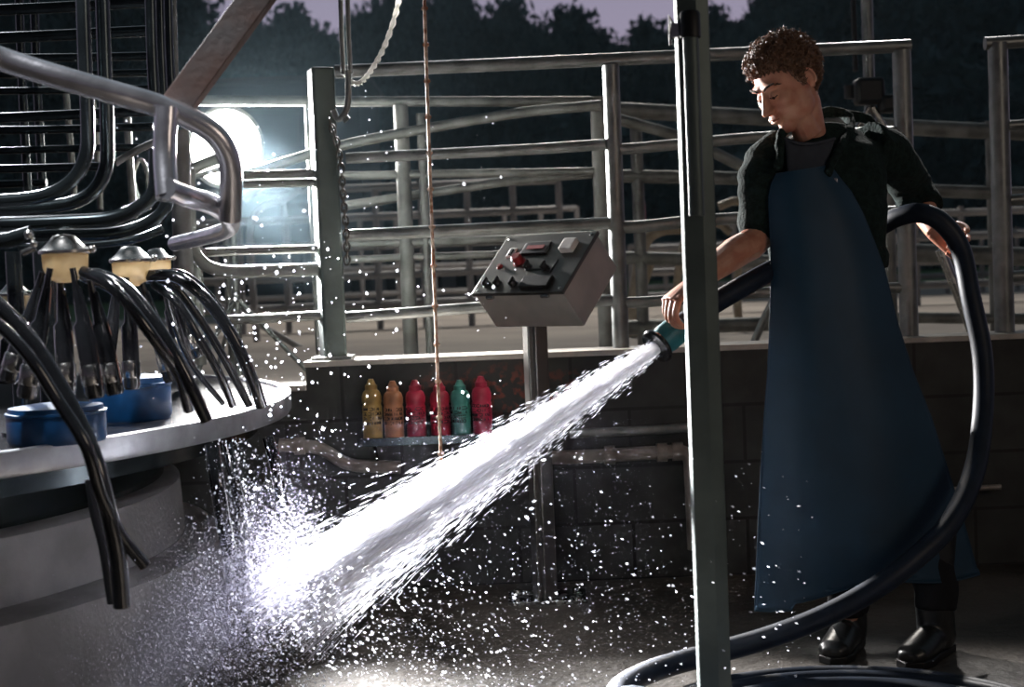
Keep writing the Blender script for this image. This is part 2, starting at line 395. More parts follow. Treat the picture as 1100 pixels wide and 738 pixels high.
# ------------------------------------------------------------ pipe fences
def fence(name, label, cat, posts, rails, Y, material='galv', group=None, base=None):
    ps = [P(*q[:2], q[5] if len(q) > 5 else Y) for q in posts]
    bx = P(posts[0][2], posts[0][3], Y) if posts else P(rails[0][0][0][0], rails[0][0][0][1], Y)
    root = thing(name, (bx.x, Y, base if base is not None else bx.z), label, cat, group)
    o = root.location
    for q in posts:
        y = q[5] if len(q) > 5 else Y
        a = P(q[0], q[1], y); c = P(q[2], q[3], y)
        x = (a.x + c.x) / 2; zb = base if base is not None else c.z
        r = PW(q[4], y) / 2
        MB().tube(rel(o, [(x, y, zb), (x, y, (zb + a.z) / 2), (x, y, a.z)]), r, 16).build('post', material, root)
    for pts, w in rails:
        pts = [(q[0], q[1], q[2] if len(q) > 2 else Y) for q in pts]
        path = pp(pts)
        if len(path) > 2: path = smooth_path(path, 8)
        else: path = [path[0], path[0].lerp(path[1], .5), path[1]]
        yy = sum(q[2] for q in pts) / len(pts)
        MB().tube(rel(o, path), PW(w, yy) / 2, 12).build('rail', material, root)
    return root
FY = 5.45
fence('pipe_fence', 'long galvanised pipe fence standing on the block wall behind the worker', 'fence',
      [(655, 70, 668, 372, 18), (967, 54, 978, 357, 20)],
      [([(360, 77), (655, 64), (978, 49)], 14), ([(372, 170), (560, 161), (650, 155)], 12), ([(662, 156), (670, 160), (740, 154), (824, 147), (968, 141)], 12),
       ([(373, 253), (560, 244), (645, 240), (658, 238)], 13), ([(662, 239), (675, 244), (740, 238), (800, 234), (970, 227)], 13),
       ([(372, 341), (440, 336), (560, 327), (645, 323), (658, 322)], 12), ([(662, 322), (675, 325), (740, 321), (840, 313), (940, 310), (973, 309)], 12)],
      FY, base=WALL_Z)
r = fence('fence_post', 'thick steel fence post with bright left edge where the chain hangs', 'post', [], [([(348, 76), (349, 84)], 4)], FY, base=WALL_Z)
a = P(345, 73, FY); c = P(358, 388, FY); x = (a.x + c.x) / 2; r.location = (x, FY, WALL_Z)
for ch in list(r.children): bpy.data.objects.remove(ch)
b = MB(); b.box((0, 0, (a.z - WALL_Z) / 2), (PW(25, FY), PW(25, FY), a.z - WALL_Z), Matrix.Rotation(0.35, 3, 'Z')); b.build('post', 'post_green', r, smooth=False, bevel=0.010)
b = MB(); b.box((0, 0, 0.006), (0.14, 0.14, 0.012)); b.build('base_plate', 'galv', r, smooth=False, bevel=0.002)
fence('pipe_fence', 'short pipe fence panel cut off by the right edge of view', 'fence',
      [(1069, 46, 1082, 356, 21)],
      [([(1058, 47), (1090, 45), (1140, 42)], 14), ([(1074, 137), (1084, 135), (1140, 131)], 11), ([(1077, 217), (1087, 215), (1140, 211)], 12), ([(1079, 297), (1089, 297), (1140, 293)], 12)],
      FY, base=WALL_Z)
fence('pipe_gate', 'pipe gate with a rounded lower corner left of the chain', 'gate',
      [],
      [([(262, 188), (300, 187), (345, 186)], 9), ([(262, 198), (300, 197), (345, 196)], 9), ([(222, 271), (280, 269), (352, 267)], 9),
       ([(203, 180), (204, 245), (212, 276), (238, 291), (290, 291), (352, 289)], 14), ([(236, 344), (290, 342), (354, 338)], 10)],
      FY, 'galv_worn')
RY = 6.3
fence('pipe_fence', 'second row of weathered pipe fence with sloping rails behind the first', 'fence',
      [(430, 113, 442, 385, 16), (452, 122, 463, 385, 10), (641, 104, 653, 376, 17), (237, 110, 249, 385, 9, 7.4), (332, 108, 343, 385, 9, 6.3), (952, 190, 959, 360, 14)],
      [([(212, 108), (430, 109), (652, 109)], 11), ([(262, 188, 6.2), (360, 158, 6.2), (470, 136, 6.2), (560, 121, 6.2), (645, 113, 6.2)], 11),
       ([(365, 189), (470, 187), (643, 184)], 9), ([(372, 221, 6.4), (470, 206, 6.4), (560, 193, 6.4), (645, 186, 6.4)], 10),
       ([(372, 262), (500, 259), (650, 252)], 9), ([(372, 279), (560, 272), (648, 266)], 8)],
      RY, 'galv_worn', base=YARD_Z)
fence('pipe_fence', 'pale thick rails crossing behind the worker down to the right', 'fence',
      [(684, 120, 690, 370, 13), (1064, 130, 1070, 355, 12)],
      [([(660, 118), (830, 127), (980, 137), (1140, 144)], 17), ([(660, 127, 7.7), (735, 149, 7.7), (805, 183, 7.7), (850, 206, 7.8)], 12),
       ([(660, 189), (830, 193), (985, 204), (1140, 209)], 14), ([(940, 270), (1020, 273), (1140, 277)], 20), ([(672, 277), (760, 279), (835, 281), (955, 284)], 14),
       ([(672, 352), (760, 350), (830, 348), (958, 345)], 16), ([(950, 341), (1040, 342), (1140, 343)], 12)],
      7.9, 'galv_worn', base=YARD_Z)
# far yard pens
for k, (x0, x1, Y, top, nr, lab) in enumerate([(205, 600, 12.0, 205, 5, 'pale pen rails in the far yard left of the control box'),
                                          (690, 1130, 12.5, 238, 4, 'pale pen rails in the far yard behind the worker'),
                                          (230, 620, 15.5, 236, 4, 'farthest row of pale pens at the yard edge, left half'),
                                          (676, 1130, 16.0, 262, 3, 'farthest row of pale pens at the yard edge, right half')]):
    yb = 360
    a0 = P(x0, top, Y); a1 = P(x1, top, Y); zt = a0.z
    root = thing('cattle_pen', (a0.x, Y, YARD_Z), lab, 'fence', 'far yard pens')
    Wd = a1.x - a0.x; n = int(Wd / 0.34)
    for i in range(n + 1):
        x = Wd * i / n; h = zt - YARD_Z + rng.uniform(-.05, .02)
        MB().tube([(x, 0, 0), (x, 0, h)], 0.026, 8).build('post', 'far_pipe', root)
    for j in range(nr):
        z = (zt - YARD_Z) * (j + 1) / nr - 0.03
        MB().tube([(0, 0, z), (Wd / 2, 0, z), (Wd, 0, z)], 0.03, 8).build('rail', 'far_pipe', root)
# bent cream pipes
for pts, w, Y, lab in [([(680, 335), (684, 300), (692, 262), (712, 247), (748, 246)], 13, 9.0, 'cream bent feed pipe rising left of the near post'),
                       ([(684, 330), (694, 300), (703, 272)], 8, 9.2, 'short leaning cream strut beside the bent pipe'),
                       ([(772, 222), (790, 216), (803, 224), (798, 262), (792, 300)], 9, 9.1, 'cream hooped pipe between the near post and the worker'),
                       ([(785, 250), (770, 240), (740, 250), (728, 300), (730, 345)], 9, 9.4, 'cream looped pipe half hidden by the near post'),
                       ([(270, 240), (310, 212), (318, 200), (290, 196), (262, 215)], 8, 10.5, 'grey bent pipe loop in the far pens left of the chain'),
                       ([(225, 370, ), (212, 340), (240, 330), (320, 372)], 7, 9.5, 'leaning grey brace low in the yard left of the chain')]:
    path = [P(q[0], q[1], Y) for q in pts]
    gi = 0 if path[0].z < path[-1].z else -1
    gq = path[gi].copy(); gq.z = YARD_Z
    path = [gq] + path if gi == 0 else path + [gq]
    path = smooth_path(path, 8)
    t = recentre(MB().tube(path, PW(w, Y) / 2, 10).build('bent_pipe', M['cream_pipe'] if Y < 9.45 else M['far_pipe']))
    tag(t, lab, 'pipe')
b = MB(); q = P(690, 236, 8.0); b.tube([Vector((q.x, q.y, YARD_Z)), Vector((q.x, q.y, YARD_Z + .01)), q], 0.008, 8); b.tube([q, P(689.5, 222, 8.0), P(689, 210, 8.0)], [0.022, 0.02, 0.014], 10)
tag(recentre(b.build('lever_handle', 'red_plastic')), 'small red handle standing up between rails right of the control box', 'handle')
# leaning strut between pipes
b = MB(); b.tube([P(808, 372, 7.0), P(822, 340, 7.0), P(838, 308, 7.0)], 0.018, 10)
tag(recentre(b.build('brace_strut', 'galv')), 'thin leaning strut low beside the apron on the left', 'strut')
b = MB(); b.tube([P(1010, 268, 6.3), P(1025, 305, 6.3), P(1043, 352, 6.3), P(1062, 400, 6.3)], 0.022, 12)
tag(recentre(b.build('brace_strut', 'stainless')), 'shiny slanting rod below the hand that holds the hose', 'strut')

# far shed and building
def slab_building(loc, size, mat_, label, wins, roof=True):
    root = thing('farm_building', loc, label, 'building')
    MB().box((0, size[1] / 2, size[2] / 2), size).build('wall', mat_, root, smooth=False)
    if roof:
        MB().box((0, size[1] / 2, size[2] + 0.05), (size[0] + 0.4, size[1] + 0.4, 0.1)).build('roof', 'shed', root, smooth=False, bevel=0.02)
    for (x, z, w, h) in wins:
        MB().box((x, -0.01, z), (w, 0.06, h)).build('window', 'dark_void', root, smooth=False)
    return root
c = P(470, 340, 21)
slab_building((c.x, 21, YARD_Z), (3.6, 3, 0.80), 'pale_wall', 'low pale building with a row of dark openings beyond the yard', [(-1.5 + 0.48 * i, 0.42, 0.28, 0.42) for i in range(7)])
c = P(290, 120, 26)
slab_building((c.x, 26, YARD_Z), (3.0, 4, P(290, 90, 26).z - YARD_Z), 'shed', 'plain grey shed beyond the yard behind the floodlight', [(0.6, 1.0, 0.8, 1.4)])

# ------------------------------------------------------------ trees
def foliage_mesh(seed, h, w, nclump, conifer):
    rr = np.random.default_rng(seed); vs = []; fs = []
    for i in range(nclump):
        t = rr.random() ** 0.9
        if conifer: rad = w * (1 - t) ** 0.75 * (0.75 + 0.25 * math.sin(t * 26)) + 0.25
        else: rad = w * math.sqrt(max(0.0, 1 - (2 * t - 0.9) ** 2 / 1.25)) + 0.15
        a = rr.random() * 2 * PI; rad *= rr.uniform(0.35, 1.0)
        c = np.array([rad * math.cos(a), rad * math.sin(a), h * (0.06 + 0.94 * t)])
        nl = 16; s = rr.uniform(0.22, 0.5)
        cc = c + rr.normal(0, s, (nl, 3)) * [1, 1, .7]
        for q in cc:
            d1 = rr.normal(0, 1, 3); d1 /= np.linalg.norm(d1); d2 = np.cross(d1, rr.normal(0, 1, 3)); d2 /= np.linalg.norm(d2)
            L = rr.uniform(.14, .30); wd = L * .55
            k = len(vs); vs += [tuple(q - d1 * L), tuple(q + d2 * wd), tuple(q + d1 * L), tuple(q - d2 * wd)]
            fs.append((k, k + 1, k + 2, k + 3))
    me = bpy.data.meshes.new('foliage'); me.from_pydata(vs, [], fs); me.update(); return me
protoF = [foliage_mesh(11, 10, 2.1, 620, True), foliage_mesh(12, 10, 2.8, 760, False), foliage_mesh(13, 10, 2.5, 700, False)]
for m_ in protoF: m_.materials.append(M['foliage'])
tb = MB(); tb.tube([(0, 0, 0), (0.1, 0, 4), (0, 0.05, 8.5)], [0.25, 0.16, 0.05], 8); trunkM = tb.mesh('trunk'); trunkM.materials.append(M['bark'])
tree_rows = [(px, py, Y, kd, sx, lab) for px, py, Y, kd, sx, lab in [
    (-10, -70, 44, 2, 1.5, 'tall bushy dark tree above the stalls at the left edge'), (50, -60, 46, 1, 1.6, 'tall round-topped tree glimpsed behind the stall uprights'),
    (110, -60, 43, 1, 1.5, 'tall round-topped tree behind the slim upright pipes'), (160, -60, 40, 2, 1.4, 'tall bushy tree just left of the clear sky at upper left'),
    (196, -12, 42, 0, .9, 'slender conifer right beside the upright pipes'), (222, 52, 45, 2, .9, 'low bushy tree under the clear sky left of the diagonal bar'), (252, 24, 46, 0, 1.0, 'small conifer behind the diagonal bar'),
    (284, 22, 45, 2, .9, 'bushy tree just right of the diagonal bar top'), (312, 4, 48, 0, 1.1, 'pointed conifer left of the hanging hook rod'), (338, 26, 44, 1, .8, 'round tree close left of the hanging hook rod'), (366, 44, 45, 2, .9, 'low bushy tree behind the hanging hook rod'),
    (396, 8, 47, 1, .9, 'round tree seen inside the rope loop'), (424, -10, 45, 0, 1.2, 'tall conifer behind the upper end of the rope loop'), (456, -4, 44, 1, 1.0, 'round tree behind the rusty hanging rod'), (488, -14, 46, 2, .9, 'tall bushy tree just right of the rusty hanging rod'),
    (520, 18, 48, 2, .8, 'lower bushy tree between two taller ones above the control box'), (546, -2, 45, 0, 1.1, 'conifer directly above the control box'), (580, 24, 44, 1, .8, 'small round tree above the right side of the control box'),
    (614, -6, 47, 0, 1.2, 'pointed conifer midway between control box and near post'), (640, 16, 46, 2, .7, 'bushy tree right of the pointed conifer left of the near post'), (668, 32, 45, 1, .8, 'low round tree left of the near post'),
    (694, 6, 46, 0, 1.0, 'slender conifer immediately left of the near post'), (724, 16, 44, 1, .8, 'round tree mostly behind the near post'), (764, -6, 46, 0, 1.1, 'conifer immediately right of the near post'),
    (790, 14, 44, 2, .8, 'low bushy tree just left of the curly head'), (818, -2, 47, 1, 1.0, 'round tree directly above the curly head'), (848, -22, 44, 2, 1.1, 'bushy tree above and right of the curly head'), (880, -34, 45, 1, 1.3, 'tall round tree left of the light pole'),
    (920, -50, 46, 1, 1.5, 'tall round tree behind the light pole'), (968, -60, 44, 2, 1.6, 'tall bushy tree right of the light pole'), (1020, -70, 45, 1, 1.6, 'tall round tree between the two right fence posts'), (1075, -80, 44, 2, 1.6, 'tall bushy tree at the right edge of view'), (1130, -80, 45, 1, 1.6, 'tall round tree cut by the right edge')]]
places = ['far left behind the stall pipes']
for i, (px, py, Y, kd, sx, lab) in enumerate(tree_rows):
    top = P(px, py + (14 if px < 600 else 26 if px < 835 else 6), Y); h = top.z - YARD_Z
    t = thing('dusk_tree', (top.x, Y, YARD_Z), lab, 'tree', 'trees of the tree line')
    t.scale = (sx * .52, sx * .52, h / 10); t.rotation_euler = (0, 0, i * 1.7)
    f = bpy.data.objects.new('foliage', protoF[kd]); COL.objects.link(f); f.parent = t
    f = bpy.data.objects.new('trunk', trunkM); COL.objects.link(f); f.parent = t
# dark understory hedge, one continuous planting
rr = np.random.default_rng(5); vs = []; fs = []
for i in range(26000):
    x = rr.uniform(-24, 24); y = rr.uniform(40.5, 43.5); z = YARD_Z + rr.random() ** 1.2 * (3.6 + 0.8 * math.sin(x * .7) + max(0, x) * .12)
    d1 = rr.normal(0, 1, 3); d1 /= np.linalg.norm(d1); d2 = np.cross(d1, rr.normal(0, 1, 3)); d2 /= np.linalg.norm(d2)
    L = rr.uniform(.2, .42); q = np.array([x, y, z]); k = len(vs)
    vs += [tuple(q - d1 * L), tuple(q + d2 * L * .6), tuple(q + d1 * L), tuple(q - d2 * L * .6)]; fs.append((k, k + 1, k + 2, k + 3))
me = bpy.data.meshes.new('hedge'); me.from_pydata(vs, [], fs); me.update()
tag(link('undergrowth', me, 'foliage', smooth=False), 'dense dark undergrowth filling the space below the tree line', 'undergrowth', kind='stuff')

# ------------------------------------------------------------ floodlight
L = LAMP
base = Vector((L.x, L.y + 0.12, YARD_Z))
fl = thing('floodlight', base, 'glaring round floodlight on a stand behind the curved stall pipe', 'lamp')
aim = (Vector((0.5, 4.2, 1.2)) - L).normalized(); rot = aim.to_track_quat('Z', 'Y').to_matrix().to_4x4()
MM = Matrix.Translation(L - base) @ rot
MB().lathe([(0.02, -0.20), (0.08, -0.19), (0.14, -0.06), (0.168, 0.0), (0.18, 0.01), (0.18, 0.03), (0.165, 0.03), (0.157, 0.0)], 36, MM).build('housing', 'galv', fl)
MB().lathe([(0.0, 0.018), (0.10, 0.016), (0.155, 0.006)], 36, MM).build('lens', M['lamp_glass'], fl)
MB().tube([(0, 0, 0), (0, 0, 0.5), (0, 0, L.z - YARD_Z - 0.16)], 0.02, 12).build('stand', 'galv', fl)
for s in range(3):
    a = s * 2.094
    MB().tube([(0, 0, 0.35), (0.3 * math.cos(a), 0.3 * math.sin(a), 0.012)], 0.011, 8).build('leg', 'galv', fl)
lp = L + aim * 0.06
add_light('floodlight_beam', 'SPOT', lp, lp + Vector((0.42, -1.0, 0.03)), 3600, (1.0, 0.97, 0.95), 0.15, math.radians(78), 0.35)
add_light('floodlight_hot_spot', 'SPOT', lp, P(485, 512, 3.8), 54000, (1.0, 0.98, 0.98), 0.15, math.radians(20.5), 0.45)

# ------------------------------------------------------------ light stand behind the worker
q = P(934, 100, 7.0)
ls = thing('light_stand', (q.x, 7.0, YARD_Z), 'tall steel pole with a black camera-like head clamped on it behind the worker', 'pole')
MB().tube([(0, 0, 0), (0, 0, 1.5), (0, 0, 3.6)], 0.026, 14).build('pole', 'galv', ls)
z0 = q.z - YARD_Z
b = MB(); b.box((-0.02, -0.07, z0), (0.13, 0.10, 0.12)); b.box((0.06, -0.08, z0 - 0.06), (0.08, 0.09, 0.08)); b.build('head', 'black_plastic', ls, bevel=0.02)
MB().tube([(-0.11, -0.08, z0 + 0.03), (-0.11, -0.08, z0 - 0.03)], 0.022, 14).build('knob', 'black_plastic', ls)
MB().tube([(0.0, -0.06, z0 - 0.07), (0.08, -0.05, z0 - 0.2), (0.14, -0.03, z0 - 0.3)], 0.012, 10).build('strut', 'stainless', ls)
MB().tube([(-0.02, -0.06, z0 - 0.07), (-0.10, -0.05, z0 - 0.2)], 0.010, 10).build('strut', 'stainless', ls)
MB().tube([(-0.06, 0.0, z0 + 0.1), (-0.062, 0, 1.9), (-0.06, 0, 3.6)], 0.012, 10).build('cable_tube', 'black_plastic', ls)

# ------------------------------------------------------------ near post
NY = 3.35
a = P(740, -40, NY); c = P(768, 738, NY); x = (a.x + c.x) / 2
npst = thing('steel_post', (x, NY, 0), 'tall near galvanised channel post in front of the worker', 'post')
Hh = 2.35; w = PW(34, NY)
def extr(prof, z0, z1):
    b = MB(); n = len(prof); b.add([(p[0], p[1], z0) for p in prof] + [(p[0], p[1], z1) for p in prof],
        [(i, (i + 1) % n, n + (i + 1) % n, n + i) for i in range(n)] + [tuple(range(n - 1, -1, -1)), tuple(range(n, 2 * n))]); return b
t_ = 0.006; hw = w / 2
prof = [(-hw, -0.03), (0.006, -0.036), (hw, -0.026), (hw, 0.03), (hw - t_, 0.03), (hw - t_, -0.019), (0.006, -0.029), (-hw + t_, -0.023), (-hw + t_, 0.03), (-hw, 0.03)]
extr(prof, 0.0, Hh).build('channel', 'post_green', npst, smooth=False, bevel=0.0025)
z1 = P(733, 45, NY).z
MB().tube([(-0.010, -0.056, 1.20), (-0.010, -0.056, 1.4), (-0.010, -0.056, z1)], 0.017, 18).build('sleeve_pipe', 'post_green', npst)
b = MB(); b.lathe([(0.0, 0.0), (0.022, 0.0), (0.022, 0.05), (0.018, 0.056), (0.0, 0.06)], 20, Matrix.Translation((-0.010, -0.056, z1))); b.build('cap', 'black_plastic', npst)
b = MB(); b.box((-0.04, -0.03, z1 + 0.02), (0.018, 0.02, 0.03)); b.tube([(-0.04, -0.03, z1 + 0.03), (-0.052, -0.035, z1 + 0.05), (-0.05, -0.03, z1 - 0.01)], 0.004, 8); b.build('latch_hook', 'stainless', npst)
b = MB(); b.box((0, 0, 0.006), (0.16, 0.16, 0.012)); b.build('base_plate', 'galv', npst, smooth=False, bevel=0.002)

# ------------------------------------------------------------ hanging rod, hook, rope, chain
RY_ = 4.5
pts = [P(455, -30, RY_), P(459, 100, RY_), P(463.5, 230, RY_), P(469, 370, RY_), P(474, 500, RY_)]
b = MB(); b.tube(smooth_path(pts, 10), [(0.0095, 0.005)] * 41, 8); 
for k in range(14):
    t = smooth_path(pts, 10)[k * 3]; b.ball(t, (0.0105, 0.0065, 0.008), 8, 5)
tag(recentre(b.build('hanging_rod', 'rusty_rope')), 'thin rusty pale rod hanging from above in front of the bottles', 'rod')
HY = 4.9
b = MB(); 
for dx in (-4, 3.5):
    b.tube([P(369 + dx, -30, HY), P(371 + dx, 40, HY), P(373 + dx, 80, HY)], 0.008, 10)
b.tube(smooth_path(pp([(374, 76, HY), (374, 108, HY), (370, 122, HY), (363, 128, HY), (358, 118, HY)]), 8), 0.010, 10)
b.tube(pp([(366, 124, HY), (372, 131, HY)]), 0.007, 8); b.tube(pp([(370, 122, HY), (375, 128, HY)]), 0.006, 8)
tag(recentre(b.build('hanging_hook', 'galv')), 'steel rod hanging from above ending in a hook over the thick post', 'hook')
b = MB(); rp = smooth_path(pp([(432, -30, HY), (427, 8, HY), (414, 48, HY), (400, 74, HY), (387, 89, HY), (377, 88, HY), (371, 79, HY)]), 12)
for s in (0, 1):
    q = []
    for i, p in enumerate(rp):
        a = i * 0.9 + s * PI; q.append(p + Vector((math.cos(a) * .0045, 0, math.sin(a) * .0045)))
    b.tube(q, 0.0055, 7)
tag(recentre(b.build('rope_loop', 'rope')), 'pale twisted rope looping down beside the hanging hook', 'rope')
CY = 5.385
b = MB(); path = smooth_path(pp([(355, 132, CY), (361, 150, CY), (366, 175, CY), (369, 215, CY), (372, 250, CY), (373, 290, CY)]), 8)
dist = 0; acc = [path[0]]
for i in range(1, len(path)):
    if (path[i] - acc[-1]).length > 0.021: acc.append(path[i])
tot = [path[0]]
L_ = sum((path[i + 1] - path[i]).length for i in range(len(path) - 1)); n = int(L_ / 0.023)
def along(path, s):
    for i in range(len(path) - 1):
        d = (path[i + 1] - path[i]).length
        if s <= d: return path[i].lerp(path[i + 1], s / d), (path[i + 1] - path[i]).normalized()
        s -= d
    return path[-1], (path[-1] - path[-2]).normalized()
for i in range(n):
    p, t = along(path, i * 0.023); u = Vector((1, 0, 0)) if i % 2 else Vector((0, 1, 0)); u = (u - t * u.dot(t)).normalized()
    ring = [p + t * (0.018 * math.cos(a)) + u * (0.010 * math.sin(a)) for a in [2 * PI * k / 10 for k in range(11)]]
    b.tube(ring, 0.0035, 6, cap=False)
tag(recentre(b.build('hanging_chain', 'chain')), 'dark steel chain hanging down the face of the thick post', 'chain')

# ------------------------------------------------------------ control box
q = P(588, 640, 5.08)
cb = thing('control_box', (q.x, 5.08, 0), 'sloping stainless control box with knobs on a steel pole', 'control panel')
al = math.radians(39.6); be = math.radians(43)
Wv = Vector((math.cos(al), -math.sin(al), 0)); Nv = Vector((-math.sin(al), -math.cos(al), 0))
Dv = (Nv * math.cos(be) + Vector((0, 0, -math.sin(be)))).normalized()      # down the slope
Ev = Wv.cross(Dv).normalized()
if Ev.z > 0: Ev = -Ev                                                       # into the box
TL = P(546, 254, 5.15) - cb.location
bw, bd, be_ = 0.375, 0.275, 0.155
def CBP(u, v, d): return TL + Wv * (u * bw) + Dv * (v * bd) + Ev * d
fr = Matrix((Wv, -Dv, -Ev)).transposed()                                    # local x=W, y=up slope, z=out
b = MB(); cen = CBP(.5, .5, be_ / 2 + 0.008); b.box(cen, (bw - 0.012, bd - 0.012, be_ - 0.008), fr); b.build('enclosure', 'lit_box_side', cb, smooth=False, bevel=0.004)
b = MB(); b.box(CBP(.5, .5, 0.004), (bw, bd, 0.014), fr); lid = b.build('lid', 'shaded_stainless', cb, smooth=False, bevel=0.003)
def knob(u, v, r, h, m_, nm):
    c_ = CBP(u, v, 0.0); mt = Matrix.Translation(c_) @ fr.to_4x4()
    return MB().lathe([(r * 1.15, -0.006), (r * 1.15, 0.004), (r * .9, 0.005), (r * .85, h), (r * .7, h + 0.003), (0, h + 0.003)], 20, mt).build(nm, m_, lid)
knob(.33, .48, .020, .030, 'red_plastic', 'stop_button')
knob(.14, .55, .010, .008, 'red_plastic', 'indicator_light')
for u, v in [(.12, .85), (.24, .84), (.42, .86), (.47, .58), (.66, .60)]:
    knob(u, v, .013, .018, 'black_plastic', 'knob')
    b = MB(); b.box(CBP(u, v, -0.020), (0.006, 0.03, 0.012), fr); b.build('knob_grip', 'black_plastic', lid, smooth=False, bevel=0.001)
for u, v, sx, sy, m_, nm, hh in [(.44, .27, .105, .055, 'black_plastic', 'display_bezel', .010), (.80, .27, .050, .050, 'white_plastic', 'rocker_switch', .022),
                            (.68, .86, .115, .050, 'black_plastic', 'switch_block', .016), (.18, .32, .030, .045, 'white_plastic', 'switch_plate', .006)]:
    b = MB(); b.box(CBP(u, v, -hh / 2 - 0.002), (sx, sy, hh), fr); b.build(nm, m_, lid, smooth=False, bevel=0.003)
b = MB(); b.box(CBP(.44, .27, -0.0135), (.07, .016, .002), fr); b.build('display', M['led'], lid, smooth=False)
b = MB(); b.box(CBP(.18, .32, -0.010), (.014, .028, .006), fr); b.build('switch', 'black_plastic', lid, smooth=False, bevel=0.002)
b = MB(); b.box(CBP(.60, .62, -0.003), (.09, .006, .006), fr); b.box(CBP(.75, .58, -0.003), (.006, .06, .006), fr); b.build('handle', 'black_plastic', lid, smooth=False, bevel=0.001)
for u in (.05, .95):
    for v in (.06, .94): knob(u, v, .005, .003, 'stainless', 'screw')
b = MB()
for u in (.20, .80): b.tube([CBP(u - .04, 1.01, 0.012), CBP(u + .04, 1.01, 0.012)], 0.006, 8)
b.build('hinge', 'stainless', lid)
pz = CBP(.5, .5, be_).z + 0.02
pw = PW(29, 5.08)
rot = Matrix.Rotation(0.35, 3, 'Z')
b = MB(); b.box((0, 0, pz / 2), (pw * .52, pw * .85, pz), rot); b.box((-pw * .3, -0.0, pz / 2), (pw * .32, pw * .60, pz), rot); b.build('pole', 'shaded_stainless', cb, smooth=False, bevel=0.005)
b = MB(); b.box((0, 0, 0.006), (0.26, 0.18, 0.012)); 
for sx in (-1, 1):
    for sy in (-1, 1): b.lathe([(0.012, 0.012), (0.012, 0.022), (0, 0.022)], 6, Matrix.Translation((sx * .1, sy * .065, 0)))
b.build('base_plate', 'stainless', cb, smooth=False, bevel=0.001)

# ------------------------------------------------------------ bottle shelf and bottles
SY = 5.27
zsh = P(460, 471, SY).z
xa, xb = P(386, 470, SY).x, P(560, 470, SY).x
sh = thing('bottle_shelf', ((xa + xb) / 2, WALL_Y, zsh), 'dark steel ledge fixed to the block wall holding the marker bottles', 'shelf')
b = MB(); b.box((0, -0.085, -0.006), (xb - xa, 0.16, 0.012)); b.box((0, -0.165, 0.003), (xb - xa, 0.008, 0.03)); b.build('ledge', 'dark_pipe', sh, smooth=False, bevel=0.002)
for s in (-1, 1):
    b = MB(); b.tube([(s * (xb - xa) * .4, -0.01, -0.1), (s * (xb - xa) * .4, -0.14, -0.014)], 0.007, 8); b.build('bracket', 'dark_pipe', sh)
def bottle(px, top, col, name, label, h=None, rz=0):
    c = P(px, 470, SY); z = zsh
    H = P(px, top, SY).z - z; R = 0.034
    root = thing('marker_bottle', (c.x, SY, z), label, 'bottle', 'marker spray bottles on the ledge')
    mm = mat(name, col, 0.42, var=0.3, scale=18)
    mc = mat(name + '_cap', tuple(x * .8 for x in col), 0.4, var=0.2)
    prof = [(0.0, 0.0), (R * .9, 0.0), (R, 0.006)]
    for k in range(6):
        zz = 0.012 + k * 0.008; prof += [(R * .96, zz), (R, zz + 0.004)]
    prof += [(R, 0.07), (R, H * .55), (R * .94, H * .58), (R * .94, H * .60), (R, H * .63), (R, H * .72), (R * .86, H * .79), (R * .60, H * .83)]
    MB().lathe(prof, 28).build('body', mm, root, angle=1.2)
    MB().lathe([(R * .62, H * .82), (R * .62, H * .90), (R * .50, H * .91), (R * .34, H * .97), (R * .26, H), (0, H)], 20).build('cap', mc, root)
    # dark printed lettering strokes on the label
    b = MB(); rr = random.Random(px)
    for row in range(4):
        z_ = H * (.50 - row * .075); a = -1.1
        while a < 0.9:
            wa = rr.uniform(.10, .22)
            if rr.random() < .8:
                kx = rr.choice([0, 1, 2]); zz0, zz1 = z_, z_ + H * .045
                def pt(an, zz): return Vector((math.sin(an) * (R + .0006), -math.cos(an) * (R + .0006), zz))
                if kx == 0: b.tube([pt(a, zz0), pt(a + .02, zz1)], .0014, 5)
                elif kx == 1: b.tube([pt(a, zz0), pt(a + wa * .4, zz1), pt(a + wa * .8, zz0)], .0013, 5)
                else: b.tube([pt(a, zz1), pt(a + wa * .4, zz1), pt(a + wa * .8, zz1)], .0013, 5); b.tube([pt(a, zz0), pt(a + wa * .8, zz0)], .0013, 5)
            a += wa
    b.build('lettering', 'black_plastic', root)
    root.rotation_euler = (0, 0, rz)
    return root
bottle(401, 407, (0.36, 0.22, 0.06), 'ochre_plastic', 'ochre yellow marker bottle, leftmost on the ledge', rz=.2)
bottle(424, 409, (0.40, 0.17, 0.08), 'tan_plastic', 'dull orange-brown marker bottle, second from the left on the ledge', rz=.1)
bottle(448, 408, (0.40, 0.018, 0.05), 'red_bottle_plastic', 'bright red marker bottle just left of the hanging rod', rz=.0)
bottle(474, 409, (0.40, 0.02, 0.05), 'dark_red_plastic', 'dark red marker bottle partly behind the hanging rod', rz=.3)
bottle(496, 408, (0.05, 0.24, 0.20), 'green_bottle_plastic', 'dull green marker bottle between two red ones', rz=-.2)
bottle(519, 404, (0.42, 0.018, 0.055), 'crimson_plastic', 'bright red marker bottle at the right end of the ledge', rz=-.1)
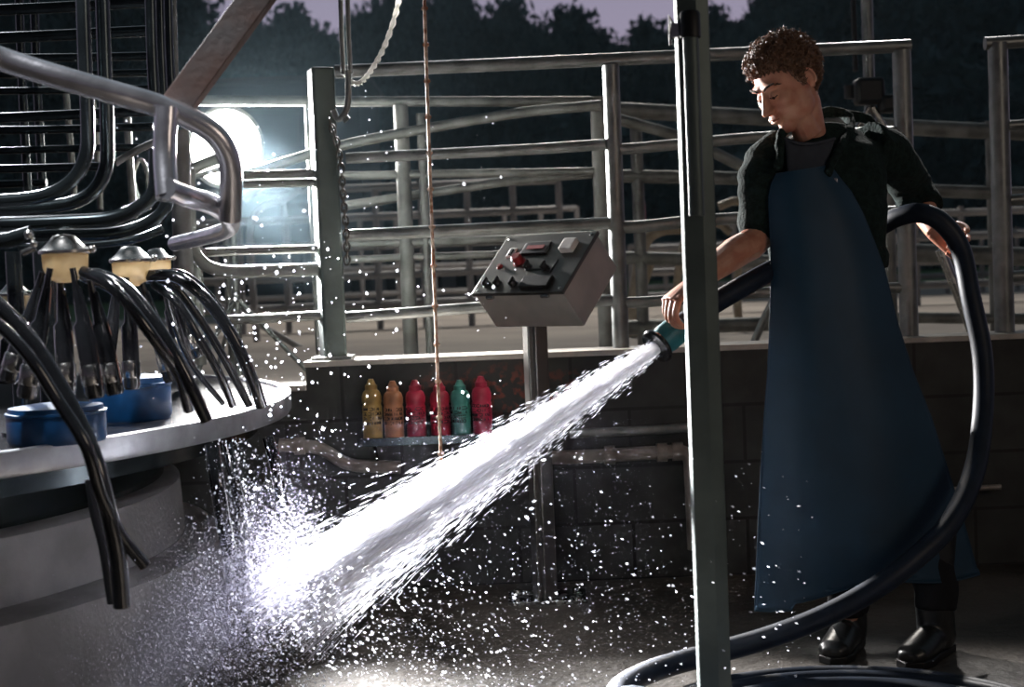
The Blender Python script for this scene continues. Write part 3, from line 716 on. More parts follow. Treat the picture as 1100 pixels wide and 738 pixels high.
# wall pipes
def wall_pipe(pts, w, lab, m_='galv', joints=()):
    Y = WALL_Y - 0.05
    path = fillet([P(q[0], q[1], Y) for q in pts], 0.05)
    mid = path[len(path) // 2]
    root = thing('wall_pipe', (path[0].x, Y, path[0].z), lab, 'pipe')
    MB().tube(rel(root.location, path), PW(w, Y) / 2, 14).build('pipe', m_, root)
    for jx, jy in joints:
        c_ = P(jx, jy, Y) - root.location
        MB().tube([c_ - Vector((.018, 0, 0)), c_ + Vector((.018, 0, 0))], PW(w, Y) / 2 * 1.35, 14).build('coupling', m_, root)
    return root
wall_pipe([(612, 466), (700, 462), (742, 459)], 10, 'thin grey pipe along the block wall left of the near post')
wall_pipe([(560, 493), (640, 490), (741, 484), (746, 590)], 15, 'pale plastic pipe with couplings turning down behind the near post', 'pale_pvc', [(655, 489), (711, 486), (728, 485)])
wall_pipe([(300, 478), (345, 480), (372, 500), (430, 502)], 14, 'pale plastic pipe on the wall behind the spray', 'pale_pvc', [(322, 479)])
wall_pipe([(1010, 527), (1038, 525), (1075, 523)], 6, 'short pale pipe on the dark wall right of the apron', 'pale_pvc')
# ------------------------------------------------------------ rotary milking platform
PC = Vector((-2.58, 4.50, 0)); PR = 1.90; PZT = 0.75
pf = thing('milking_platform', (PC.x, PC.y, 0), 'round wet milking platform with pale steel rim at the left', 'platform')
MB().lathe([(0, PZT - 0.05), (PR - 0.02, PZT - 0.05), (PR - 0.02, PZT - 0.003), (PR - 0.06, PZT), (0, PZT)], 160).build('deck', 'deck', pf)
MB().lathe([(PR - 0.02, PZT - 0.055), (PR, PZT - 0.055), (PR + 0.006, PZT - 0.045), (PR + 0.006, PZT + 0.002), (PR - 0.002, PZT + 0.006), (PR - 0.02, PZT + 0.004), (PR - 0.02, PZT - 0.055)], 160).build('rim', 'rim', pf)
MB().lathe([(1.52, PZT - 0.05), (1.50, 0.50), (0, 0.50)], 120).build('skirt', 'dark_pipe', pf)
MB().lathe([(PR - 0.10, PZT - 0.05), (PR - 0.10, PZT - 0.11), (PR - 0.13, PZT - 0.115), (1.50, PZT - 0.13)], 140).build('underframe', 'dark_pipe', pf)
MB().lathe([(1.30, 0.33), (1.56, 0.33), (1.55, 0.50), (1.53, 0.515), (1.30, 0.515)], 120).build('upper_plinth', 'curb', pf)
MB().lathe([(0, 0.0), (1.68, 0.0), (1.67, 0.32), (1.65, 0.335), (0, 0.335)], 120).build('plinth', 'curb', pf)

def pipes(name, label, cat, segs, group=None):
    allp = []
    for pts, w, m_ in segs: allp += [P(*q) for q in pts]
    lo = min(allp, key=lambda v: v.z)
    root = thing(name, lo, label, cat, group)
    for pts, w, m_ in segs:
        path = smooth_path([P(*q) for q in pts], 8) if len(pts) > 2 else [P(*pts[0]), P(*pts[0]).lerp(P(*pts[1]), .5), P(*pts[1])]
        yy = sum(q[2] for q in pts) / len(pts)
        MB().tube(rel(lo, path), PW(w, yy) / 2, 16).build('pipe', m_, root)
    return root
pipes('stall_rail', 'big shiny curved stall pipe crossing the upper left and looping past the floodlight', 'pipe', [
    ([(-40, 46, 2.95), (0, 63, 3.0), (60, 82, 3.02), (120, 99, 3.05), (165, 112, 3.08), (205, 128, 3.1), (232, 146, 3.12), (246, 172, 3.14), (248, 205, 3.16), (247, 236, 3.18)], 25, 'bright_pipe'),
    ([(179, 116, 3.06), (177, 165, 3.05), (180, 212, 3.02)], 25, 'bright_pipe'),
    ([(180, 203, 3.0), (200, 211, 3.05), (228, 220, 3.2), (246, 234, 3.45), (245, 246, 3.8), (222, 254, 4.1), (188, 262, 4.35)], 20, 'bright_pipe')])
pipes('stall_divider', 'dark curved stall divider whose double pipes bend left under the big rail', 'pipe', [
    ([(88, -30, 3.5), (91, 60, 3.5), (94, 130, 3.5), (92, 168, 3.5), (75, 196, 3.5), (40, 212, 3.5), (-30, 218, 3.5)], 15, 'dark_pipe'),
    ([(109, -30, 3.55), (112, 60, 3.55), (115, 140, 3.55), (113, 182, 3.55), (95, 210, 3.55), (55, 222, 3.55), (-30, 226, 3.55)], 15, 'dark_pipe')])
pipes('stall_divider', 'low dark bundle of bent pipes running under the stalls to the shiny loop', 'pipe', [
    ([(-30, 242, 3.3), (60, 239, 3.3), (118, 235, 3.3), (150, 222, 3.3), (166, 204, 3.3), (168, 160, 3.3)], 16, 'dark_pipe'),
    ([(-30, 256, 3.6), (60, 253, 3.6), (120, 251, 3.6), (158, 240, 3.6), (178, 222, 3.6), (182, 190, 3.6)], 14, 'dark_pipe'),
    ([(20, 266, 4.0), (80, 264, 4.0), (140, 258, 4.0), (175, 246, 4.0)], 9, 'dark_pipe')])
pipes('stall_upright', 'cluster of slim upright pipes left of the diagonal bar', 'pipe', [
    ([(161, -30, 3.7), (163, 50, 3.7), (166, 110, 3.7)], 12, 'dark_pipe'), ([(171, -30, 3.9), (173, 50, 3.9), (176, 112, 3.9)], 9, 'dark_pipe'),
    ([(180, -30, 4.1), (182, 50, 4.1), (185, 112, 4.1)], 9, 'dark_pipe'), ([(186, -30, 4.4), (188, 50, 4.4), (190, 105, 4.4)], 6, 'galv')])
pipes('stall_divider', 'far dark stall rails seen between the upright pipes', 'pipe', [
    ([(-30, 12, 4.4), (60, 8, 4.4), (160, 2, 4.4)], 12, 'dark_pipe'), ([(-30, 42, 4.6), (60, 38, 4.6), (165, 33, 4.6)], 12, 'dark_pipe'),
    ([(-30, 62, 4.9), (60, 62, 4.9), (165, 60, 4.9)], 9, 'dark_pipe'), ([(-30, 128, 4.6), (60, 124, 4.6), (165, 119, 4.6)], 11, 'dark_pipe'),
    ([(-30, 140, 5.0), (60, 139, 5.0), (165, 136, 5.0)], 9, 'dark_pipe'), ([(-30, 163, 5.2), (60, 160, 5.2), (165, 158, 5.2)], 8, 'dark_pipe'),
    ([(-30, 182, 4.8), (60, 180, 4.8), (120, 178, 4.8)], 9, 'dark_pipe'), ([(-30, 199, 5.4), (30, 197, 5.4), (50, 196, 5.4)], 8, 'dark_pipe'),
    ([(-30, 98, 5.2), (60, 97, 5.2), (165, 95, 5.2)], 8, 'dark_pipe'), ([(-30, 80, 5.6), (60, 80, 5.6), (165, 78, 5.6)], 8, 'dark_pipe')])
pipes('stall_upright', 'thin far upright pipes at the far left edge', 'pipe', [
    ([(20, -20, 5.3), (24, 90, 5.3), (30, 210, 5.3)], 9, 'dark_pipe'), ([(36, -20, 5.5), (40, 90, 5.5), (46, 210, 5.5)], 9, 'dark_pipe'),
    ([(71, 100, 5.6), (76, 160, 5.6), (80, 215, 5.6)], 7, 'galv_worn'), ([(99, 100, 5.9), (104, 160, 5.9), (108, 225, 5.9)], 6, 'galv_worn'),
    ([(136, 120, 5.4), (140, 180, 5.4), (144, 235, 5.4)], 8, 'galv_worn'), ([(124, 175, 5.0), (150, 160, 5.0), (172, 150, 5.0)], 8, 'galv_worn'),
    ([(148, 215, 5.8), (143, 190, 5.8), (150, 172, 5.8), (158, 185, 5.8), (160, 225, 5.8)], 5, 'galv_worn')])
pipes('stall_upright', 'thick pale upright post behind the black hoses', 'post', [
    ([(193, 140, 5.05), (196, 260, 5.05), (201, 409, 5.05)], 21, 'galv_worn'), ([(211, 255, 6.4), (213, 320, 6.4), (216, 392, 6.4)], 12, 'galv_worn')])
pipes('pipe_brace', 'crossed slanting pipes seen inside the curve of the big pipe', 'pipe', [
    ([(190, 190, 6.0), (215, 178, 6.0), (240, 168, 6.0)], 12, 'galv_worn'), ([(192, 196, 6.6), (215, 188, 6.6), (242, 180, 6.6)], 6, 'galv_worn')])
# leaning upright posts from platform for the dark pipes, hidden behind
a, c = P(292, -28, 3.12), P(192, 108, 3.12)
d = (c - a).normalized(); s = d.cross(Vector((0, -1, 0))).normalized()
cen = (a + c) / 2; Lb = (c - a).length + 0.02; wb = PW(32, 3.12)
fr2 = Matrix((d, Vector((0, 1, 0)), s)).transposed()
bt = thing('diagonal_bar', c, 'rust-stained flat steel bar slanting up from the shiny pipe joint', 'bar')
b = MB(); b.box(cen - c, (Lb, 0.008, wb), fr2); b.box(cen - c + Vector((0, 0.02, 0)) - s * (wb / 2 - .004), (Lb, 0.045, 0.007), fr2); b.build('angle_bar', 'rust', bt, smooth=False, bevel=0.002)
for k in (): MB().lathe([(0.009, 0), (0.009, 0.008), (0.0, 0.009)], 6, Matrix.Translation((a - c) * k + Vector((0, -0.004, 0))) @ Matrix.Rotation(PI / 2, 4, 'X')).build('bolt', 'galv', bt, smooth=False)

# ------------------------------------------------------------ blue drums on the platform
def drum(px0, px1, ytop, Y, m_, label, h):
    c_ = P((px0 + px1) / 2, 440, Y); R = PW(px1 - px0, Y) / 2
    root = thing('plastic_drum', (c_.x, Y, PZT), label, 'drum')
    MB().lathe([(0, 0), (R * .96, 0), (R, .01), (R, h - .02), (R * .97, h - .012), (R * .95, h), (R * .5, h + .006), (0, h + .008)], 48).build('body', m_, root)
    MB().lathe([(R * .99, h * .78), (R * 1.03, h * .80), (R * 1.03, h * .86), (R * .99, h * .88)], 48).build('band', m_, root)
    return root
drum(8, 112, 415, 3.50, 'blue_plastic', 'low blue plastic drum on the platform at the left edge', 0.082)
drum(98, 184, 398, 4.02, 'blue_plastic', 'low blue plastic drum farther back on the platform beneath the second milk claw', 0.11)

# ------------------------------------------------------------ milk claws
def claw(px, py, Y, sc, label, cups, hoses):
    c_ = P(px, py, Y)
    root = thing('milk_claw', c_, label, 'milking cluster', 'milking clusters')
    k = sc
    MB().lathe([(.051 * k, .012 * k), (.055 * k, .014 * k), (.055 * k, .020 * k), (.046 * k, .026 * k), (.032 * k, .040 * k), (.024 * k, .050 * k), (.012 * k, .054 * k), (0, .055 * k)], 36).build('lid', 'stainless', root)
    MB().lathe([(0, -.050 * k), (.020 * k, -.048 * k), (.038 * k, -.036 * k), (.047 * k, -.018 * k), (.049 * k, .012 * k), (.051 * k, .013 * k), (0, .014 * k)], 36).build('bowl', 'cream', root)
    b = MB(); b.tube([(.045 * k, -.02 * k, .022 * k), (.062 * k, -.02 * k, .02 * k)], .006 * k, 8); b.ball((.064 * k, -.02 * k, .02 * k), .009 * k); b.build('clamp', 'stainless', root)
    for (x0, y0, x1, y1, dy) in cups:
        a_ = P(x0, y0, Y + dy) - c_; b_ = P(x1, y1, Y + dy) - c_
        t = (b_ - a_); n_ = t.normalized()
        cup = MB().tube([a_ + t * .0, a_ + t * .12, a_ + t * .2, a_ + t * .40, a_ + t * .44, a_ + t * .97, a_ + t], [.007 * k, .007 * k, .009 * k, .012 * k, .020 * k, .021 * k, .017 * k], 16).build('teat_cup', 'rubber', root)
        MB().tube([a_ + t * .74, a_ + t * .76, a_ + t * .88, a_ + t * .90], [.0205 * k, .0235 * k, .0235 * k, .0205 * k], 16).build('collar', 'stainless', cup)
        sd = Vector((.016 * k, -.016 * k, 0))
        MB().tube(smooth_path([a_ + t * .15 + sd * .6, a_ + t * .5 + sd * 1.4, a_ + t * .9 + sd * 1.35], 5), .0045 * k, 8).build('pulse_tube', 'rubber', cup)
    for pts, w in hoses:
        path = [P(*q) - c_ for q in pts]
        yy = sum(q[2] for q in pts) / len(pts)
        MB().tube(smooth_path(path, 10), PW(w, yy) / 2, 14).build('hose', 'rubber', root)
    return root
claw(70, 279, 3.30, 1.0, 'nearest milk claw with metal lid and cream bowl above the blue drum',
     [(78, 288, 103, 428, -.05), (95, 294, 124, 424, .03), (54, 288, 28, 428, -.05), (46, 292, 8, 410, .04), (64, 292, 72, 424, .06)],
     [([(88, 294, 3.30), (112, 297, 3.28), (140, 314, 3.26), (172, 355, 3.24), (200, 405, 3.24), (222, 452, 3.26)], 14),
      ([(90, 292, 3.26), (115, 303, 3.2), (140, 330, 3.18), (170, 370, 3.2), (192, 402, 3.26), (203, 440, 3.32)], 13),
      ([(84, 296, 3.36), (120, 312, 3.4), (160, 350, 3.45), (190, 398, 3.5), (206, 432, 3.52)], 9)])
claw(141, 287, 3.75, .95, 'second milk claw with cream bowl behind and right of the nearest',
     [(150, 296, 185, 410, .0), (136, 298, 142, 418, -.04), (126, 296, 112, 410, .04)],
     [([(160, 296, 3.75), (190, 298, 3.72), (222, 322, 3.7), (250, 362, 3.7), (270, 405, 3.72), (281, 436, 3.76)], 13),
      ([(158, 300, 3.8), (185, 306, 3.8), (210, 336, 3.82), (238, 380, 3.85), (268, 436, 3.9)], 9),
      ([(165, 305, 3.7), (190, 325, 3.66), (212, 360, 3.66), (235, 400, 3.7), (250, 436, 3.76)], 9),
      ([(178, 310, 3.9), (186, 345, 3.95), (205, 390, 4.0), (240, 434, 4.05)], 6)])
claw(168, 284, 4.15, .8, 'third milk claw mostly hidden behind the second one', [(172, 292, 196, 388, 0.05), (178, 292, 214, 384, .12)],
     [([(172, 292, 4.15), (200, 296, 4.15), (232, 326, 4.2), (256, 372, 4.25), (272, 424, 4.3)], 8)])
claw(16, 322, 4.9, 1.0, 'far milk claw low at the left edge between the hoses', [(26, 330, 34, 412, 0), (10, 330, 4, 412, 0)], [])
# sturdy dark upright on the platform carrying the claw row
def upright(px, y0, y1, Y, w, label):
    a_ = P(px, y0, Y); z1 = PZT
    t = thing('cluster_stand', (a_.x, Y, z1), label, 'stand')
    MB().tube([(0, 0, 0), (0, 0, (a_.z - z1) / 2), (0, 0, a_.z - z1)], PW(w, Y) / 2, 14).build('post', 'dark_pipe', t)
    b = MB(); b.lathe([(0.05, 0), (0.05, 0.01), (0, 0.01)], 20); b.build('foot_plate', 'dark_pipe', t)
upright(14, 270, 440, 3.7, 17, 'dark upright pipe left of the nearest milk claw')
upright(46, 250, 440, 3.85, 24, 'thick dark upright behind the nearest milk claw')
b = MB(); q = [P(-20, 262, 3.2), P(10, 258, 3.2), P(34, 251, 3.2)]; b.tube(q, .017, 14); o0 = q[0]
vt = thing('valve_pipe', q[1], 'short dark pipe with shiny valve fitting above the nearest claw', 'valve')
MB().tube(rel(q[1], q), .017, 14).build('pipe', 'dark_pipe', vt)
b = MB(); b.ball(P(31, 252, 3.17) - q[1], .010); b.ball(P(36, 262, 3.17) - q[1], .008); b.tube(rel(q[1], [P(24, 272, 3.17), P(38, 266, 3.17)]), .007, 10); b.build('fitting', 'stainless', vt)
# long near hoses hanging over the platform edge
def hang(pts, w, label):
    o = recentre(MB().tube(smooth_path([P(*q) for q in pts], 10), PW(w, sum(q[2] for q in pts) / len(pts)) / 2, 14).build('milk_hose', 'rubber'))
    return tag(o, label, 'hose')
hang([(-40, 295, 3.0), (0, 330, 3.0), (30, 362, 3.0), (60, 408, 3.0), (84, 452, 2.99), (103, 497, 2.97), (117, 550, 2.97), (127, 600, 2.98), (131, 652, 2.99)], 19, 'thick wet black hose crossing the platform rim at the left, upper of two')
hang([(-40, 325, 2.92), (0, 350, 2.92), (32, 384, 2.92), (62, 430, 2.93), (92, 478, 2.93), (108, 530, 2.95), (130, 575, 2.98), (156, 608, 3.0)], 14, 'thinner wet black hose beside the thick one over the platform rim')
hang([(97, 515, 3.25), (102, 550, 3.25), (112, 590, 3.25), (121, 648, 3.25)], 12, 'black hose end dangling just behind the thick hose under the rim')
hang([(228, 478, 3.45), (234, 520, 3.42), (240, 560, 3.42), (247, 596, 3.42)], 17, 'fat black hose end hanging under the rim below the second claw')
hang([(244, 478, 3.55), (252, 515, 3.5), (258, 545, 3.5), (254, 572, 3.5)], 12, 'short black hose end hanging right beside the fat one under the rim')
hang([(288, 470, 4.0), (296, 500, 3.98), (301, 530, 3.98), (304, 545, 3.98)], 13, 'small black hose end under the right tip of the platform')

# ------------------------------------------------------------ worker
WY = 4.25
pr = thing('person', (P(925, 700, WY).x, WY, 0), 'young person with curly brown hair in dark sweater and blue apron aiming a water hose', 'person')
PO = pr.location.copy()
def Q(px, py, Y=WY): return P(px, py, Y) - PO
def remeshed(mb, voxel, smooth=3, fac=0.5, disp=None):
    me = mb.mesh('tmp'); o = bpy.data.objects.new('tmp', me); COL.objects.link(o)
    r = o.modifiers.new('r', 'REMESH'); r.mode = 'VOXEL'; r.voxel_size = voxel
    if smooth:
        s_ = o.modifiers.new('s', 'SMOOTH'); s_.factor = fac; s_.iterations = smooth
    dg = bpy.context.evaluated_depsgraph_get(); dg.update()
    out = bpy.data.meshes.new_from_object(o.evaluated_get(dg))
    bpy.data.objects.remove(o); bpy.data.meshes.remove(me)
    if disp is not None:
        n = len(out.vertices); co = np.empty(n * 3); no = np.empty(n * 3)
        out.vertices.foreach_get('co', co); out.vertices.foreach_get('normal', no)
        co = co.reshape(-1, 3); no = no.reshape(-1, 3); co = co + no * disp(co)[:, None]
        out.vertices.foreach_set('co', co.ravel()); out.update()
    return out
def rings(mb, rs, n=28):
    """rs: (center, rx, ry, rotz)"""
    vs = []; fs = []
    for (c_, rx, ry, rz) in rs:
        for j in range(n):
            a_ = 2 * PI * j / n; x = rx * math.cos(a_); y = ry * math.sin(a_)
            vs.append(Vector(c_) + Vector((x * math.cos(rz) - y * math.sin(rz), x * math.sin(rz) + y * math.cos(rz), 0)))
    k = len(rs)
    for i in range(k - 1):
        for j in range(n): fs.append((i * n + j, i * n + (j + 1) % n, (i + 1) * n + (j + 1) % n, (i + 1) * n + j))
    fs.append(tuple(range(n - 1, -1, -1))); fs.append(tuple((k - 1) * n + j for j in range(n)))
    mb.add(vs, fs)
# --- head surface (face towards -y, z up), radius solved along rays
def ell(p, c_, r):
    q = (p - np.array(c_)) ; r = np.array(r); k0 = np.linalg.norm(q / r, axis=-1); k1 = np.linalg.norm(q / (r * r), axis=-1) + 1e-9
    return k0 * (k0 - 1.0) / k1
def cap(p, a_, b_, r0, r1):
    a_ = np.array(a_, float); b_ = np.array(b_, float); ab = b_ - a_
    t = np.clip(((p - a_) @ ab) / (ab @ ab), 0, 1)
    return np.linalg.norm(p - (a_ + t[..., None] * ab), axis=-1) - (r0 + (r1 - r0) * t)
def smin(a_, b_, k):
    h = np.clip(0.5 + 0.5 * (b_ - a_) / k, 0, 1); return b_ * (1 - h) + a_ * h - k * h * (1 - h)
def smax(a_, b_, k): return -smin(-a_, -b_, k)
def head_field(p):
    px = np.abs(p[..., 0]); s = np.stack([px, p[..., 1], p[..., 2]], -1)
    d = ell(p, (0, .014, .032), (.077, .097, .086))
    d = smin(d, ell(p, (0, -.030, -.030), (.060, .058, .080)), .030)
    d = smin(d, ell(s, (.030, -.022, -.070), (.030, .048, .030)), .025)     # jaw
    d = smin(d, ell(p, (0, -.066, -.100), (.022, .022, .018)), .022)        # chin
    d = smin(d, ell(s, (.044, -.062, -.022), (.022, .020, .018)), .022)     # cheekbone
    d = smin(d, ell(s, (.024, -.082, .026), (.026, .012, .009)), .014)      # brow
    d = smax(d, -ell(s, (.032, -.098, .002), (.019, .018, .013)), .012)     # socket
    d = smin(d, ell(s, (.031, -.077, .000), (.0145, .0125, .0125)), .004)   # closed lids
    d = smin(d, cap(p, (0, -.088, .012), (0, -.112, -.034), .0065, .0095), .009)  # bridge
    d = smin(d, ell(p, (0, -.112, -.037), (.0105, .011, .0095)), .006)      # tip
    d = smin(d, ell(s, (.012, -.099, -.040), (.0075, .010, .0075)), .005)   # nostril wing
    d = smin(d, ell(p, (0, -.090, -.064), (.024, .012, .016)), .012)        # mouth mound
    d = smin(d, ell(p, (0, -.1005, -.0600), (.021, .0065, .0042)), .003)    # upper lip
    d = smin(d, ell(p, (0, -.0990, -.0710), (.018, .0065, .0050)), .003)    # lower lip
    d = smax(d, -ell(p, (0, -.106, -.0655), (.022, .010, .0013)), .002)     # mouth line
    return d
HC = np.array([0, -.018, -.010])
def head_radius(U):
    lo = np.full(U.shape[:-1], .02); hi = np.full(U.shape[:-1], .20)
    for _ in range(26):
        mid = (lo + hi) / 2; f = head_field(HC + U * mid[..., None]); ins = f < 0
        lo = np.where(ins, mid, lo); hi = np.where(ins, hi, mid)
    return (lo + hi) / 2
def dirs(nph, nth):
    th = np.linspace(0, PI, nth + 1); ph = np.linspace(0, 2 * PI, nph, endpoint=False)
    T, F_ = np.meshgrid(th, ph, indexing='ij')
    return np.stack([np.sin(T) * np.sin(F_), -np.sin(T) * np.cos(F_), np.cos(T)], -1)
def sphere_grid(pts):
    m_, n, _ = pts.shape; vs = [tuple(v) for v in pts.reshape(-1, 3)]; fs = []
    for i in range(m_ - 1):
        for j in range(n): fs.append((i * n + j, (i + 1) * n + j, (i + 1) * n + (j + 1) % n, i * n + (j + 1) % n))
    return vs, fs
yaw = math.radians(-61); pit = math.radians(29); rol = math.radians(-4)
HM = Matrix.Translation(Q(846, 89, 4.245)) @ Matrix.Rotation(yaw, 4, 'Z') @ Matrix.Rotation(pit, 4, 'X') @ Matrix.Rotation(rol, 4, 'Y') @ Matrix.Scale(0.995, 4)
def H(x, y, z): return HM @ Vector((x, y, z))
U = dirs(240, 190); Rr = head_radius(U); hp = HC + U * Rr[..., None]
body = MB()
vs, fs = sphere_grid(hp); body.add([HM @ Vector(v) for v in vs], fs)
# ears
for s in (-1, 1):
    er = Matrix.Translation((s * .078, .012, -.004)) @ Matrix.Rotation(s * -.55, 4, 'Z') @ Matrix.Rotation(.18, 4, 'X')

    b2 = MB(); b2.ball((0, 0, 0), (.0045, .015, .024), 18, 12)
    b2.tube([(s * .0055, .0155 * math.cos(t) * (1 if t < 2.2 else .85), .025 * math.sin(t) + .002) for t in np.linspace(-1.2, 3.6, 16)], .0042, 8)
    b2.ball((0, -.004, -.024), (.006, .008, .008), 10, 7)
    body.add([HM @ er @ Vector(v) for v in b2.v], b2.f)
# neck, torso, legs (hidden parts stay under the clothes)
body.tube([H(0, .022, -.03), H(0, .018, -.075), Q(869, 143, 4.285), Q(884, 165, 4.33), Q(890, 190, 4.34)], [.047, .045, .047, .057, .07], 24)
body.tube([H(.012, -.025, -.085), Q(868, 146, 4.26)], [.035, .040], 18)
rings(body, [(Q(889, 158, 4.33), .07, .05, .2), (Q(889, 175, 4.33), .15, .08, .25), (Q(888, 205, 4.32), .17, .10, .25), (Q(888, 280, 4.31), .15, .10, .2), (Q(893, 340, 4.30), .14, .10, .1),
             (Q(900, 400, 4.28), .155, .11, .1), (Q(903, 440, 4.27), .12, .09, .1)])
for s, kx, ax in ((0, 895, 912), (1, 985, 1005)):
    body.tube([Q(890 + s * 30, 405, 4.27), Q((890 + kx) / 2 + s * 15, 470, 4.24), Q(kx + (s * -18), 540, 4.2 - s * .02), Q(ax - 2, 620, 4.24 - s * .06), Q(ax, 685, 4.27 - s * .1)], [.085, .075, .055, .048, .036], 18)
    an_ = P(ax + s, 700 + 16 * s, 4.27 - s * .1); dv_ = Vector((-.45, -.9, 0)).normalized() if s == 0 else Vector((-.62, -.78, 0)).normalized()
    F0_ = Vector((an_.x - PO.x, 4.27 - s * .1 - WY, 0))
    body.tube([F0_ + Vector((0, 0, .12)), F0_ + Vector((0, 0, .07)), F0_ + Vector((0, 0, .05)) + dv_ * .04, F0_ + Vector((0, 0, .042)) + dv_ * .15], [.032, .03, .026, .018], 12)
def limb(pts, rad): body.tube(smooth_path(pts, 5), [float(np.interp(i / 5, range(len(rad)), rad)) for i in range((len(pts) - 1) * 5 + 1)], 18)
SHR, ELR, WRR = Q(830, 172, 4.28), Q(813, 255, 4.22), Q(746, 303, 4.0)
SHL, ELL, WRL = Q(948, 168, 4.42), Q(980, 205, 4.58), Q(1006, 250, 4.45)
limb([SHR, (SHR + ELR) / 2, ELR, ELR.lerp(WRR, .35), ELR.lerp(WRR, .75), WRR], [.052, .046, .043, .043, .034, .028])
limb([SHL, (SHL + ELL) / 2, ELL, ELL.lerp(WRL, .35), ELL.lerp(WRL, .75), WRL], [.052, .046, .043, .042, .034, .028])
def hand(W_, A, Nn, S, curls, thumb, k=1.0):
    A = Vector(A).normalized(); Nn = Vector(Nn); Nn = (Nn - A * A.dot(Nn)).normalized(); S0 = A.cross(Nn)
    S_ = S0 if S0.dot(Vector(S)) > 0 else -S0
    # palm
    vs = []; 
    for (t, hw, hh) in ((-.012, .026, .018), (.02, .033, .018), (.055, .041, .016), (.090, .041, .012)):
        ring = []
        for j in range(16):
            a_ = 2 * PI * j / 16; ring.append(W_ + A * t * k + S_ * (math.cos(a_) * hw * k) + Nn * (math.sin(a_) * hh * k))
        vs += ring
    fs = [(i * 16 + j, i * 16 + (j + 1) % 16, (i + 1) * 16 + (j + 1) % 16, (i + 1) * 16 + j) for i in range(3) for j in range(16)] + [tuple(range(15, -1, -1)), tuple(range(48, 64))]
    body.add(vs, fs)
    for i, (off, ln, c_) in enumerate(((.030, .94, curls[0]), (.010, 1.05, curls[1]), (-.010, .98, curls[2]), (-.029, .78, curls[3]))):
        p = W_ + A * (.084 - abs(off) * .15) * k + S_ * off * k; d = A.copy(); ang = 0
        pts = [p - A * .012 * k, p]
        for seg, ca in zip((.044, .027, .021), c_):
            ang += ca
            d = (A * math.cos(ang) - Nn * math.sin(ang)).normalized(); p = p + d * seg * ln * k; pts.append(p.copy())
        body.tube(smooth_path(pts, 3), [float(np.interp(q_, [0, 3, 6, 9, 12], [.0095, .0098, .0090, .0082, .0066])) * k for q_ in range(13)], 10)
    p = W_ + A * .018 * k + S_ * .026 * k; pts = [p]
    for dv, seg in thumb:
        d = (A * dv[0] + S_ * dv[1] + Nn * dv[2]).normalized(); p = p + d * seg * k; pts.append(p.copy())
    body.tube(smooth_path(pts, 3), [float(np.interp(q_, [0, 3, 6, 9], [.014, .0125, .011, .0075])) * k for q_ in range(10)], 10)
hand(WRR + Vector((0, 0, .0)), Q(708, 333, 3.955) - WRR, (-.62, -.35, .75), (0, -1, 0), [(.75, .8, .5), (.8, .85, .5), (.85, .85, .5), (.9, .9, .5)],
     [((.6, .5, -.35), .035), ((.75, .1, -.6), .034), ((.7, -.2, -.7), .026)])
hand(WRL, Q(1042, 270, 4.415) - WRL, (.15, 1, .25), (.3, -.2, 1), [(1.35, 1.1, .6), (1.35, 1.1, .6), (1.35, 1.1, .6), (1.3, 1.1, .6)],
     [((.6, .6, -.3), .035), ((.8, .2, -.6), .032), ((.5, -.1, -.9), .025)])
sk = link('body', remeshed(body, 0.0026, 2, 0.5), 'skin', pr)
# --- face details
for s in (-1, 1):
    b = MB(); c_ = Vector((s * .031, -.0765, -.0015)); b.ball((0, 0, 0), .0122, 16, 10); e_ = MB(); e_.add([HM @ (c_ + Vector(v)) for v in b.v], b.f)
    eo = e_.build('eye', 'eye_white', pr)
    b = MB(); b.ball(HM @ (c_ + Vector((s * -.001, -.0108, -.005))), .0045, 10, 7); b.build('iris', 'iris', eo)
    b = MB(); pts = [HM @ Vector((s * x, y, z)) for x, y, z in ((.017, -.0895, -.004), (.024, -.0925, -.0050), (.031, -.0930, -.0060), (.038, -.0900, -.0055), (.045, -.0835, -.003))]
    b.tube(smooth_path(pts, 4), .0015, 6); b.build('eyelashes', 'brow', pr)
    b = MB()
    rr_ = random.Random(3)
    for k in range(46):
        t = k / 45; x = s * (.012 + .040 * t); z = .021 + .008 * math.sin(t * PI * .8) - .004 * t; y = -.094 + .030 * t * t * .9
        u = np.array([x, y, z]) - HC; L0 = np.linalg.norm(u); u = u / L0; r_ = head_radius(u[None])[0]
        q = Vector(HC + u * (r_ + .0005)); dr = Vector((s * .007, .002 * t, .003 - .004 * t)); dz = rr_.uniform(-.0025, .0025)
        b.tube([HM @ (q + Vector((0, 0, dz))), HM @ (q + dr + Vector((0, -.0005, dz)))], [.0017, .0007], 4)
    b.build('eyebrow', 'brow', pr)
b = MB(); pts = [HM @ Vector((x, -.1045 + abs(x) * .35, -.0655 + abs(x) * .05)) for x in np.linspace(-.021, .021, 9)]
b.tube(smooth_path(pts, 3), .0016, 6); b.build('mouth_line', 'lips', pr)
